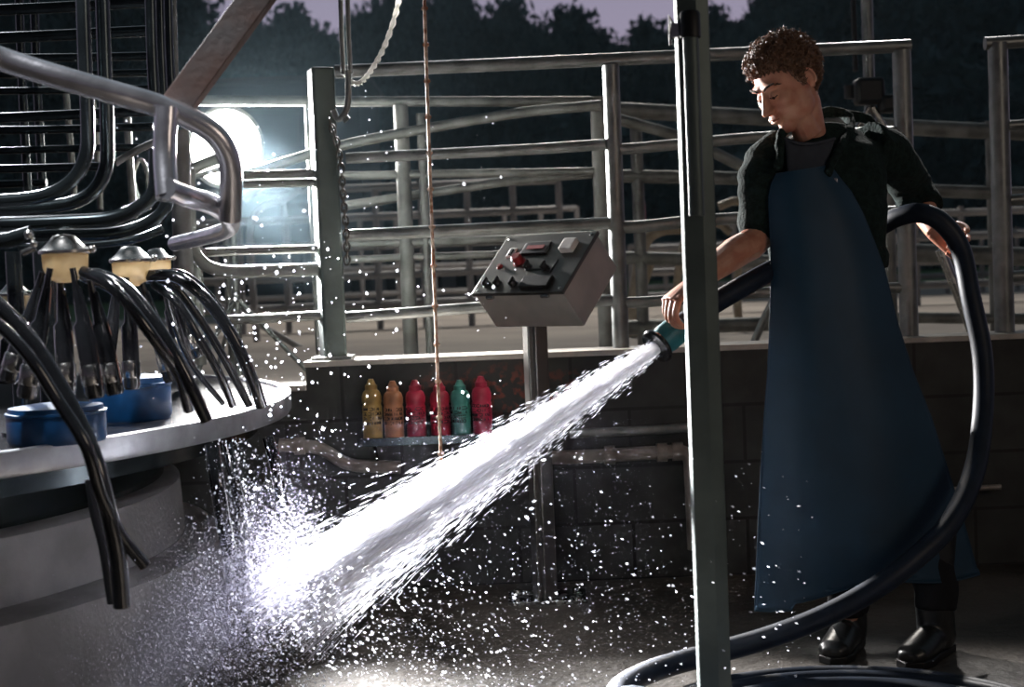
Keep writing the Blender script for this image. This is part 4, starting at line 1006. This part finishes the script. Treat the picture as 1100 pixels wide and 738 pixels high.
# --- hair
def hair_mask(u, r_):
    p = HC + u * r_[..., None]
    ph = np.degrees(np.abs(np.arctan2(p[..., 0], -(p[..., 1] - .01))))
    zl = np.interp(ph, [0, 25, 45, 58, 66, 80, 90, 100, 112, 125, 150, 180], [.058, .056, .048, .034, -.006, -.016, .012, .022, .006, -.040, -.072, -.080])
    zl = zl + .0035 * np.sin(ph * .55 + 9 * p[..., 0] / .07) + .002 * np.sin(ph * 1.9)
    return (p[..., 2] - zl) / .010
U2 = dirs(200, 150); R2 = head_radius(U2); mk = np.clip(hair_mask(U2, R2), -1, 1)
P2 = HC + U2 * R2[..., None]
nz = np.array([noise.fractal(Vector(p) * 55, 1.0, 2.2, 3) for p in P2.reshape(-1, 3)]).reshape(R2.shape)
topb = np.clip((P2[..., 2] - .03) / .08, 0, 1)
th_ = np.where(mk > 0, (.007 + .005 * topb + .018 * topb ** .5 * np.clip(-P2[..., 1] / .08, 0, 1)) * np.clip(mk, 0, 1) ** .5 + nz * .005 * np.clip(mk, 0, 1), -.016)
hv, hf = sphere_grid(HC + U2 * (R2 + th_)[..., None])
hb = MB(); hb.add([HM @ Vector(v) for v in hv], hf)
ho = hb.build('hair', 'hair', pr)
cb_ = MB(); rr_ = np.random.default_rng(21); cnt = 0
UU = rr_.normal(0, 1, (7000, 3)); UU /= np.linalg.norm(UU, axis=1, keepdims=True); RR_ = head_radius(UU); MM_ = hair_mask(UU, RR_)
for u, r0_, m_ in zip(UU, RR_, MM_):
    if m_ < -.15: continue
    pe = HC + u * r0_
    if abs(pe[1] - .010) < .017 and abs(pe[2] + .006) < .022: continue
    cnt += 1
    if cnt > 1900: break
    z_ = HC[2] + u[2] * r0_; y_ = HC[1] + u[1] * r0_
    tb_ = min(1, max(0, (z_ - .03) / .08)); fr_ = min(1, max(0, -y_ / .08))
    base_ = HC + u * (r0_ + .004 + (.003 * tb_ + .018 * tb_ ** .5 * fr_) * min(1, max(m_, .2)))
    e1 = np.cross(u, rr_.normal(0, 1, 3)); e1 /= np.linalg.norm(e1); e2 = np.cross(u, e1)
    R_ = rr_.uniform(.005, .011) * (.7 + .3 * tb_); sw_ = rr_.uniform(3.0, 6.0); lift = rr_.uniform(.002, .018) * (.5 + .5 * tb_)
    pts = []
    for k in range(9):
        t = k / 8; a_ = t * sw_
        pts.append(HM @ Vector(base_ + e1 * R_ * math.sin(a_) + u * (R_ * (1 - math.cos(a_)) * .8 + lift * t * .7) + e2 * t * R_ * 1.3))
    cb_.tube(pts, [.0006, .0012, .0014, .0014, .0014, .0013, .0012, .0009, .0004], 4, cap=False)
tag_ = cb_.build('curls', 'hair', ho); tag_['kind'] = 'stuff'
# --- sweater
sw = MB()
rings(sw, [(Q(886, 134, 4.34), .070, .055, .2), (Q(888, 146, 4.335), .105, .075, .25), (Q(888, 160, 4.33), .165, .098, .28), (Q(887, 180, 4.325), .180, .118, .28), (Q(887, 205, 4.32), .178, .124, .25),
           (Q(888, 245, 4.31), .168, .126, .2), (Q(891, 275, 4.31), .172, .130, .15), (Q(892, 290, 4.31), .160, .122, .15)], 36)
def sleeve(pts, rad):
    sw.tube(smooth_path(pts, 6), [float(np.interp(i / 6, range(len(rad)), rad)) for i in range((len(pts) - 1) * 6 + 1)], 22)
sleeve([Q(846, 160, 4.29), Q(824, 178, 4.275), Q(815, 215, 4.25), Q(814, 250, 4.225), Q(812, 260, 4.215)], [.070, .070, .058, .053, .050])
sleeve([Q(930, 158, 4.38), Q(958, 170, 4.44), Q(972, 192, 4.51), Q(980, 207, 4.555), Q(990, 216, 4.53), Q(996, 224, 4.51)], [.078, .072, .064, .064, .058, .052])
def folds(co):
    n = np.empty(len(co))
    for i, p in enumerate(co):
        v = Vector(p); a_ = noise.fractal(Vector((v.x * 7, v.y * 7, v.z * 16)), 1.0, 2.0, 2)
        n[i] = a_ * .012
    # bunched cuffs at the pushed-up sleeve
    d = np.linalg.norm(co - np.array(Q(990, 214, 4.53)), axis=1)
    n += np.where(d < .11, .007 * np.sin(d * 210) * (1 - d / .11), 0)
    return n
sweat = link('sweater', remeshed(sw, 0.006, 4, .5, folds), 'sweater', pr)
b = MB()
colr = [Q(836, 182, 4.165), Q(838, 165, 4.185), Q(838, 150, 4.21), Q(844, 138, 4.26), Q(862, 128, 4.34), Q(886, 121, 4.40), Q(906, 122, 4.385), Q(914, 134, 4.33), Q(907, 150, 4.25), Q(896, 170, 4.19), Q(888, 188, 4.16)]
b.tube(smooth_path(colr, 6), [(.017, .012)] * 61, 12)
b.tube(smooth_path([Q(905, 124, 4.40), Q(925, 126, 4.42), Q(938, 136, 4.41), Q(930, 148, 4.38), Q(912, 150, 4.33)], 6), [(.016, .014)] * 25, 12)
link('collar', remeshed(b, .005, 3, .5, lambda co: np.array([noise.noise(Vector(p) * 40) * .004 for p in co])), 'sweater', pr)
# t-shirt front panel
vs = []; fs = []; nu, nv = 14, 14
for i in range(nv + 1):
    v = i / nv
    for j in range(nu + 1):
        u = j / nu; xl = 843 + 3 * v; xr = 897 - 12 * v
        yy = 149 + 40 * v + 5 * math.sin(u * PI) * (1 - v)
        vs.append(Q(xl + (xr - xl) * u, yy, 4.210 - .045 * v - .014 * math.sin(u * PI) + .02 * u * (1 - v) + .0015 * math.sin(u * 30 + v * 4)))
for i in range(nv):
    for j in range(nu): k = i * (nu + 1) + j; fs.append((k, k + 1, k + nu + 2, k + nu + 1))
b = MB(); b.add(vs, fs); ts = b.build('tshirt', 'tshirt', pr); md = ts.modifiers.new('s', 'SOLIDIFY'); md.thickness = .004
b = MB(); b.tube(smooth_path([Q(843, 149, 4.216), Q(858, 154, 4.196), Q(876, 154, 4.200), Q(897, 149, 4.230)], 6), .0045, 8); b.build('neckband', 'tshirt', ts)
# --- trousers
b = MB()
rings(b, [(Q(893, 300, 4.30), .140, .10, .1), (Q(897, 350, 4.29), .150, .112, .1), (Q(902, 410, 4.28), .165, .118, .1), (Q(905, 440, 4.27), .13, .10, .1)])
for s, kx, ax in ((0, 895, 912), (1, 985, 1005)):
    b.tube(smooth_path([Q(892 + s * 28, 412, 4.27), Q((892 + kx) / 2 + s * 15, 475, 4.24), Q(kx - s * 18, 545, 4.2 - s * .02), Q(ax - 3, 612, 4.23 - s * .06), Q(ax, 655, 4.26 - s * .1)], 4), [float(np.interp(i / 4, range(5), [.098, .088, .070, .062, .056])) for i in range(17)], 20)
link('trousers', remeshed(b, .008, 4, .5, lambda co: np.array([noise.noise(Vector((p[0] * 9, p[1] * 9, p[2] * 20))) * .006 for p in co])), 'trousers', pr)
# --- boots
for s, ax, ay, yb in ((0, 912, 4.27, 700), (1, 1006, 4.17, 716)):
    b = MB(); an = P(ax, yb, ay); X0 = an.x - PO.x; Y0 = ay - WY; dirv = Vector((-.45, -.9, 0)).normalized() if s == 0 else Vector((-.62, -.78, 0)).normalized()
    def at(d, z): return Vector((X0, Y0, z)) + dirv * d
    b.tube([at(-.01, .36), at(-.005, .30), at(0, .20), at(.0, .12), at(-.005, .06), at(-.01, .025)], [.062, .060, .056, .052, .052, .046], 22)
    b.tube([at(-.055, .045), at(0, .05), at(.06, .048), at(.12, .038), at(.16, .034), at(.185, .030)], [(.036, .038), (.045, .042), (.042, .044), (.034, .047), (.029, .044), (.016, .026)], 20, up=(0, 0, 1))
    bo = link('boot', remeshed(b, .005, 4), 'rubber_dull', pr)
    b = MB(); pr_ = [(-.075, .0), (-.06, .034), (0, .037), (.06, .040), (.12, .049), (.17, .040), (.198, .0), (.17, -.040), (.12, -.049), (.06, -.040), (0, -.037), (-.06, -.034)]
    sd = Vector((dirv.y, -dirv.x, 0)); n = len(pr_)
    b.add([at(q[0], .0) + sd * q[1] for q in pr_] + [at(q[0], .022) + sd * q[1] for q in pr_], [(i, (i + 1) % n, n + (i + 1) % n, n + i) for i in range(n)] + [tuple(range(n - 1, -1, -1)), tuple(range(n, 2 * n))])
    b.build('sole', 'black_plastic', bo, bevel=.004)
# --- apron
rows = [(187, 178, 834, 892, 0), (197, 190, 829, 901, .04), (211, 206, 826, 914, .09), (230, 230, 826.5, 927, .16), (260, 260, 828, 939, .23), (290, 290, 829, 950, .3), (350, 350, 827, 965, .42),
        (400, 400, 825, 981, .52), (450, 448, 821, 1000, .62), (500, 495, 818, 1015, .72), (560, 540, 815, 1029, .83), (610, 582, 813, 1041, .92), (656, 622, 811, 1052, 1.0)]
vs = []; fs = []; nu = 56; nv = 90
ya = [i / (len(rows) - 1) for i in range(len(rows))]
for i in range(nv + 1):
    v = i / nv * 1.0
    yl = np.interp(v, ya, [r_[0] for r_ in rows]); yr = np.interp(v, ya, [r_[1] for r_ in rows]); xl = np.interp(v, ya, [r_[2] for r_ in rows]); xr = np.interp(v, ya, [r_[3] for r_ in rows]); s_ = np.interp(v, ya, [r_[4] for r_ in rows])
    for j in range(nu + 1):
        u = j / nu; c_ = 2 * u - 1
        yc = 4.150 - .115 * s_ - .03 * math.sin(s_ * PI); ye = .045 * (abs(c_) ** 3) * (1 + 1.2 * s_)
        fold = .006 * math.sin(c_ * 7 + 1.0 + 2 * s_) * s_ + .010 * math.sin(c_ * 4.2 - 1) * s_ ** 1.5
        dd = yl + (yr - yl) * u
        if v > .985: dd += (5 * math.sin(u * 9) - (7 if u > .17 else 0))
        vs.append(Q(xl + (xr - xl) * u, dd, yc + ye + fold + .05 * max(0, c_) * s_))
for i in range(nv):
    for j in range(nu): k = i * (nu + 1) + j; fs.append((k, k + 1, k + nu + 2, k + nu + 1))
b = MB(); b.add(vs, fs); ap = b.build('apron', 'apron', pr, angle=3.0); md = ap.modifiers.new('s', 'SOLIDIFY'); md.thickness = .003; md.offset = 0
hem = [vs[nv * (nu + 1) + j] for j in range(nu + 1)]
b = MB(); b.tube(hem, .0028, 6); b.tube([vs[i * (nu + 1)] for i in range(nv + 1)], .0024, 6); b.tube([vs[i * (nu + 1) + nu] for i in range(nv + 1)], .0024, 6); b.tube(vs[:nu + 1], .0028, 6)
b.build('hem', 'apron', ap)
b = MB(); b.tube(smooth_path([Q(888, 183, 4.185), Q(897, 170, 4.20), Q(908, 152, 4.27), Q(905, 136, 4.36)], 6), [(.009, .0025)] * 19, 10); b.build('neck_strap', 'black_plastic', ap)
b = MB(); b.box(Q(897, 195, 4.17), (.014, .006, .02)); b.build('buckle', 'stainless', ap, bevel=.002)

# ------------------------------------------------------------ hose and nozzle
hp_ = [(722, 357, 4.0), (735, 347, 4.02), (770, 324, 4.07), (828, 291, 4.19), (868, 272, 4.47), (905, 262, 4.53), (940, 246, 4.50), (965, 233, 4.43), (990, 229, 4.38), (1013, 240, 4.36), (1032, 268, 4.35), (1043, 320, 4.30), (1055, 380, 4.25), (1056, 440, 4.18),
       (1047, 505, 4.06), (1022, 560, 3.94), (985, 598, 3.87), (940, 632, 3.84), (885, 662, 3.84), (822, 686, 3.86), (765, 702, 3.86), (705, 719, 3.78), (668, 738, 3.62)]
path = [P(*q) for q in hp_]
cc = Vector((0.735, 3.36, 0))
ang = math.atan2(path[-1].y - cc.y, path[-1].x - cc.x)
turn = 0; last = path[-1]
for k in range(1, int(round((-PI / 2 - ang + 8 * PI) / .26)) + 1):
    a_ = ang + k * .26; t = k * .26 / (2 * PI)
    Rk = .54 - .055 * t + .02 * math.sin(t * 9); z = max(.033, .100 - .09 * min(t * 1.2, 1)) if t < 1 else .033 + (.0 if t < 3 else .062)
    Rk = .52 - .064 * (t - 1) if t > 1 else Rk
    if t > 3: Rk = .52 - .03 * (t - 3)
    path.append(Vector((cc.x + Rk * math.cos(a_), cc.y + Rk * math.sin(a_) * 1.0, z)))
hb = path[30].copy(); hb.z = 0
hs = thing('water_hose', (cc.x, cc.y, 0), 'long dark blue hose from the nozzle through both hands to a coil on the floor', 'hose')
MB().tube(rel(hs.location, smooth_path(path, 6)), .0285, 18).build('hose_tube', 'hose', hs)
nz0, nz1 = P(735, 347, 4.02), P(707, 371, 3.975)
nd = (nz1 - nz0).normalized()
jet_end = P(292, 655, 3.62)
mt = Matrix.Translation(nz1 - hs.location) @ nd.to_track_quat('Z', 'Y').to_matrix().to_4x4()
MB().lathe([(.033, -.085), (.038, -.08), (.039, -.03), (.036, -.02), (.036, 0), (.031, .004), (.020, .004), (.018, -.02)], 30, mt).build('nozzle', 'teal_nozzle', hs)
MB().lathe([(.034, -.004), (.046, -.003), (.049, .003), (.046, .010), (.030, .012), (.026, .006)], 30, mt).build('nozzle_ring', 'rubber', hs)
# ------------------------------------------------------------ water
J0 = nz1 + nd * .008; J1 = P(306, 648, 3.63)
JD = (J1 - J0); JL = JD.length; jd = JD.normalized()
jup = (Vector((0, 0, 1)) - jd * jd.z).normalized(); jsd = jd.cross(jup)
def jet_r(t): return .020 + .072 * t ** 0.9
def streaks(name, n, seed, gen, material, sides=3, mid=True):
    r_ = np.random.default_rng(seed); C_, D_, L_, W_ = gen(r_, n)
    ref = np.where(np.abs(D_[:, 1:2]) < .9, np.array([[0, 1., 0]]), np.array([[1., 0, 0]]))
    A_ = np.cross(D_, ref); A_ /= np.linalg.norm(A_, axis=1, keepdims=True); B_ = np.cross(D_, A_)
    n = len(C_); V = np.zeros((n, sides + 2, 3))
    V[:, 0] = C_ - D_ * L_[:, None]; V[:, 1] = C_ + D_ * L_[:, None]
    ph = r_.uniform(0, 6.28, n)
    for k in range(sides):
        a_ = ph + 2 * PI * k / sides
        V[:, 2 + k] = C_ + (A_ * np.cos(a_)[:, None] + B_ * np.sin(a_)[:, None]) * W_[:, None] + D_ * (L_ * .15)[:, None]
    F = []
    for k in range(sides): F.append([0, 2 + k, 2 + (k + 1) % sides]); F.append([1, 2 + (k + 1) % sides, 2 + k])
    F = np.array(F)[None] + (np.arange(n) * (sides + 2))[:, None, None]
    me = bpy.data.meshes.new(name); nvt = n * (sides + 2); nf = n * len(F[0])
    me.vertices.add(nvt); me.vertices.foreach_set('co', V.reshape(-1))
    me.loops.add(nf * 3); me.loops.foreach_set('vertex_index', F.reshape(-1).astype(np.int32))
    me.polygons.add(nf); me.polygons.foreach_set('loop_start', np.arange(0, nf * 3, 3, dtype=np.int32))
    me.update(calc_edges=True); me.validate(verbose=False)
    return link(name, me, material, smooth=True)
nJ0, nJ1, njd, nup, nsd = [np.array(v) for v in (J0, J1, jd, jup, jsd)]
def gen_core(r_, n):
    t = r_.random(n) ** .8; rad = np.abs(r_.normal(0, .46, n)); rad = np.minimum(rad, 1.05) * (.020 + .064 * t ** .9); a_ = r_.uniform(0, 6.283, n)
    t_ = t * (1 + r_.normal(0, .02, n))
    C_ = nJ0 + (nJ1 - nJ0) * t_[:, None] + (nup * np.cos(a_)[:, None] + nsd * np.sin(a_)[:, None]) * rad[:, None]
    D_ = njd + (nup * np.cos(a_)[:, None] + nsd * np.sin(a_)[:, None]) * (rad * .10)[:, None] + r_.normal(0, .01, (n, 3)); D_ /= np.linalg.norm(D_, axis=1, keepdims=True)
    return C_, D_, r_.uniform(.012, .04, n) * (.5 + t), r_.uniform(.0008, .0022, n) * (.7 + .6 * t)
def gen_fringe(r_, n):
    t = r_.random(n) ** .75; rad = (.6 + np.abs(r_.normal(0, .55, n))) * jet_r(t) * .8; a_ = r_.uniform(0, 6.283, n)
    C_ = nJ0 + (nJ1 - nJ0) * t[:, None] + (nup * np.cos(a_)[:, None] + nsd * np.sin(a_)[:, None]) * rad[:, None]
    C_[:, 2] -= .05 * t * r_.random(n) * t
    D_ = njd + (nup * np.cos(a_)[:, None] + nsd * np.sin(a_)[:, None]) * (rad * 1.6)[:, None] + r_.normal(0, .02, (n, 3)); D_ /= np.linalg.norm(D_, axis=1, keepdims=True)
    return C_, D_, r_.uniform(.006, .026, n) * (.4 + t), r_.uniform(.00025, .0007, n)
jt = MB()
prof = []
for k in range(41):
    t = k / 40 * .97; r_ = .0175 + .046 * t ** .95
    if k > 36: r_ *= max(.02, (41 - k) / 5)
    prof.append((r_, t * JL))
mtj = Matrix.Translation(J0) @ jd.to_track_quat('Z', 'Y').to_matrix().to_4x4()
jt.lathe(prof, 48, mtj)
jo = jt.build('water_jet', 'water'); me = jo.data
for v in me.vertices:
    q = v.co - J0; t = q.dot(jd); c_ = J0 + jd * t; rd = v.co - c_
    k = noise.noise(Vector((rd.normalized().x * 5, rd.normalized().z * 5, t * 6))) * .35 * min(1, t / JL * 1.5 + .1)
    v.co = c_ + rd * (1 + k)
tag(jo, 'broad white jet of water blasting from the nozzle down to the left', 'water', kind='stuff')
st = streaks('water_streaks', 9000, 3, gen_core, 'water'); st.parent = jo
st = streaks('water_streaks', 15000, 4, gen_fringe, 'drop'); st.parent = jo
def px_points(r_, n, fx, fy, Y0, Y1):
    """scatter through the air space between two depths"""
    pxs = fx(r_, n); pys = fy(r_, n); Ys = r_.uniform(Y0, Y1, n)
    return pxs, pys, Ys
def P_arr(px, py, Y):
    F0, R0, U0_ = np.array(_F), np.array(_R), np.array(_U)
    d = F0 * FPX + R0 * (px - W_PX / 2)[:, None] + U0_ * (H_PX / 2 - py)[:, None]
    return np.array(CAM) + d * (Y / d[:, 1])[:, None]
def drops(name, n, seed, region, Yr, size, stretch, dirw, material, label, cat='water drops'):
    def gen(r_, n_):
        px, py = region(r_, n_); Y = r_.uniform(*Yr, len(px)); C_ = P_arr(px, py, Y)
        ok = C_[:, 2] > .01; C_ = C_[ok]; m_ = len(C_)
        D_ = np.array(dirw)[None] + r_.normal(0, .25, (m_, 3)); D_ /= np.linalg.norm(D_, axis=1, keepdims=True)
        w = size[0] + (size[1] - size[0]) * r_.random(m_) ** 3
        return C_, D_, w * r_.uniform(*stretch, m_), w
    o = streaks(name, n, seed, gen, material, sides=5)
    return tag(o, label, cat, kind='stuff')
def reg_air(r_, n):      # big drops in the air at the left
    x = np.concatenate([r_.normal(285, 60, n // 2), r_.uniform(60, 560, n - n // 2)]); y = np.concatenate([r_.normal(350, 65, n // 2), 90 + 360 * r_.random(n - n // 2) ** .8]); k = (y < 430) | (x > 240); return x[k], y[k]
drops('water_drops', 420, 31, reg_air, (3.3, 4.8), (.0014, .0062), (.9, 1.3), (.1, 0, -1), 'drop', 'bright water drops hanging in the air above the platform')
def reg_low(r_, n):
    x = 200 + np.abs(r_.normal(0, 210, n)); y = 738 - np.abs(r_.normal(0, 88, n)) + 14; return x, y
drops('water_drops', 3600, 32, reg_low, (3.0, 4.6), (.0007, .0028), (1.0, 2.4), (.8, 0, -.5), 'drop', 'shower of drops falling over the floor below the jet')
def reg_right(r_, n):
    return r_.uniform(560, 880, n), 480 + 250 * r_.random(n) ** .8
drops('water_drops', 300, 33, reg_right, (3.1, 4.6), (.0006, .0024), (1.6, 3.0), (1, 0, -.25), 'drop', 'scattered drops flying right around the near post')
def reg_splash(r_, n):
    x = r_.normal(258, 13, n) + r_.uniform(-14, 14, n); y = r_.uniform(470, 650, n); return x + (y - 550) * .12, y
drops('water_drops', 650, 34, reg_splash, (3.1, 3.6), (.0006, .0024), (1.0, 2.6), (.1, 0, -1), 'drop', 'column of splash falling below the platform rim')
def reg_mist(r_, n):
    a_ = np.abs(r_.normal(0, 1, n)); th = r_.uniform(0, 1, n)
    x = 305 - a_ * 85 + r_.normal(0, 22, n) + 20 * th; y = 600 + a_ * 60 + r_.normal(0, 42, n); return x, y
drops('fine_spray', 42000, 35, reg_mist, (2.9, 3.6), (.0003, .0012), (.8, 1.3), (-.5, 0, .6), 'mist', 'cloud of fine spray bursting where the jet lands at lower left', 'spray')
def reg_dust(r_, n):
    x = r_.uniform(240, 700, n); y = 738 - 290 * r_.random(n) ** 1.3; return x, y
drops('fine_spray', 7500, 36, reg_dust, (3.2, 4.8), (.0002, .0007), (1.0, 2.0), (-.5, 0, -.6), 'mist', 'thin veil of tiny drops below the jet', 'spray')

# ------------------------------------------------------------ haze of spray and dusk air over the yard
hz = MB(); hz.box((0, 9.4, 2.2), (9.0, 7.4, 3.0)); hm = bpy.data.materials.new('thin_haze'); hm.use_nodes = True; nt = hm.node_tree; nt.nodes.clear()
vs_ = N(nt, 'ShaderNodeVolumeScatter'); vs_.inputs['Color'].default_value = (0.60, 0.85, 1.0, 1); vs_.inputs['Density'].default_value = 0.0024; vs_.inputs['Anisotropy'].default_value = 0.3
o_ = N(nt, 'ShaderNodeOutputMaterial'); nt.links.new(vs_.outputs[0], o_.inputs['Volume'])
tag(hz.build('yard_haze', hm, smooth=False), 'thin bluish haze hanging in the air over the yard', 'haze', kind='stuff')
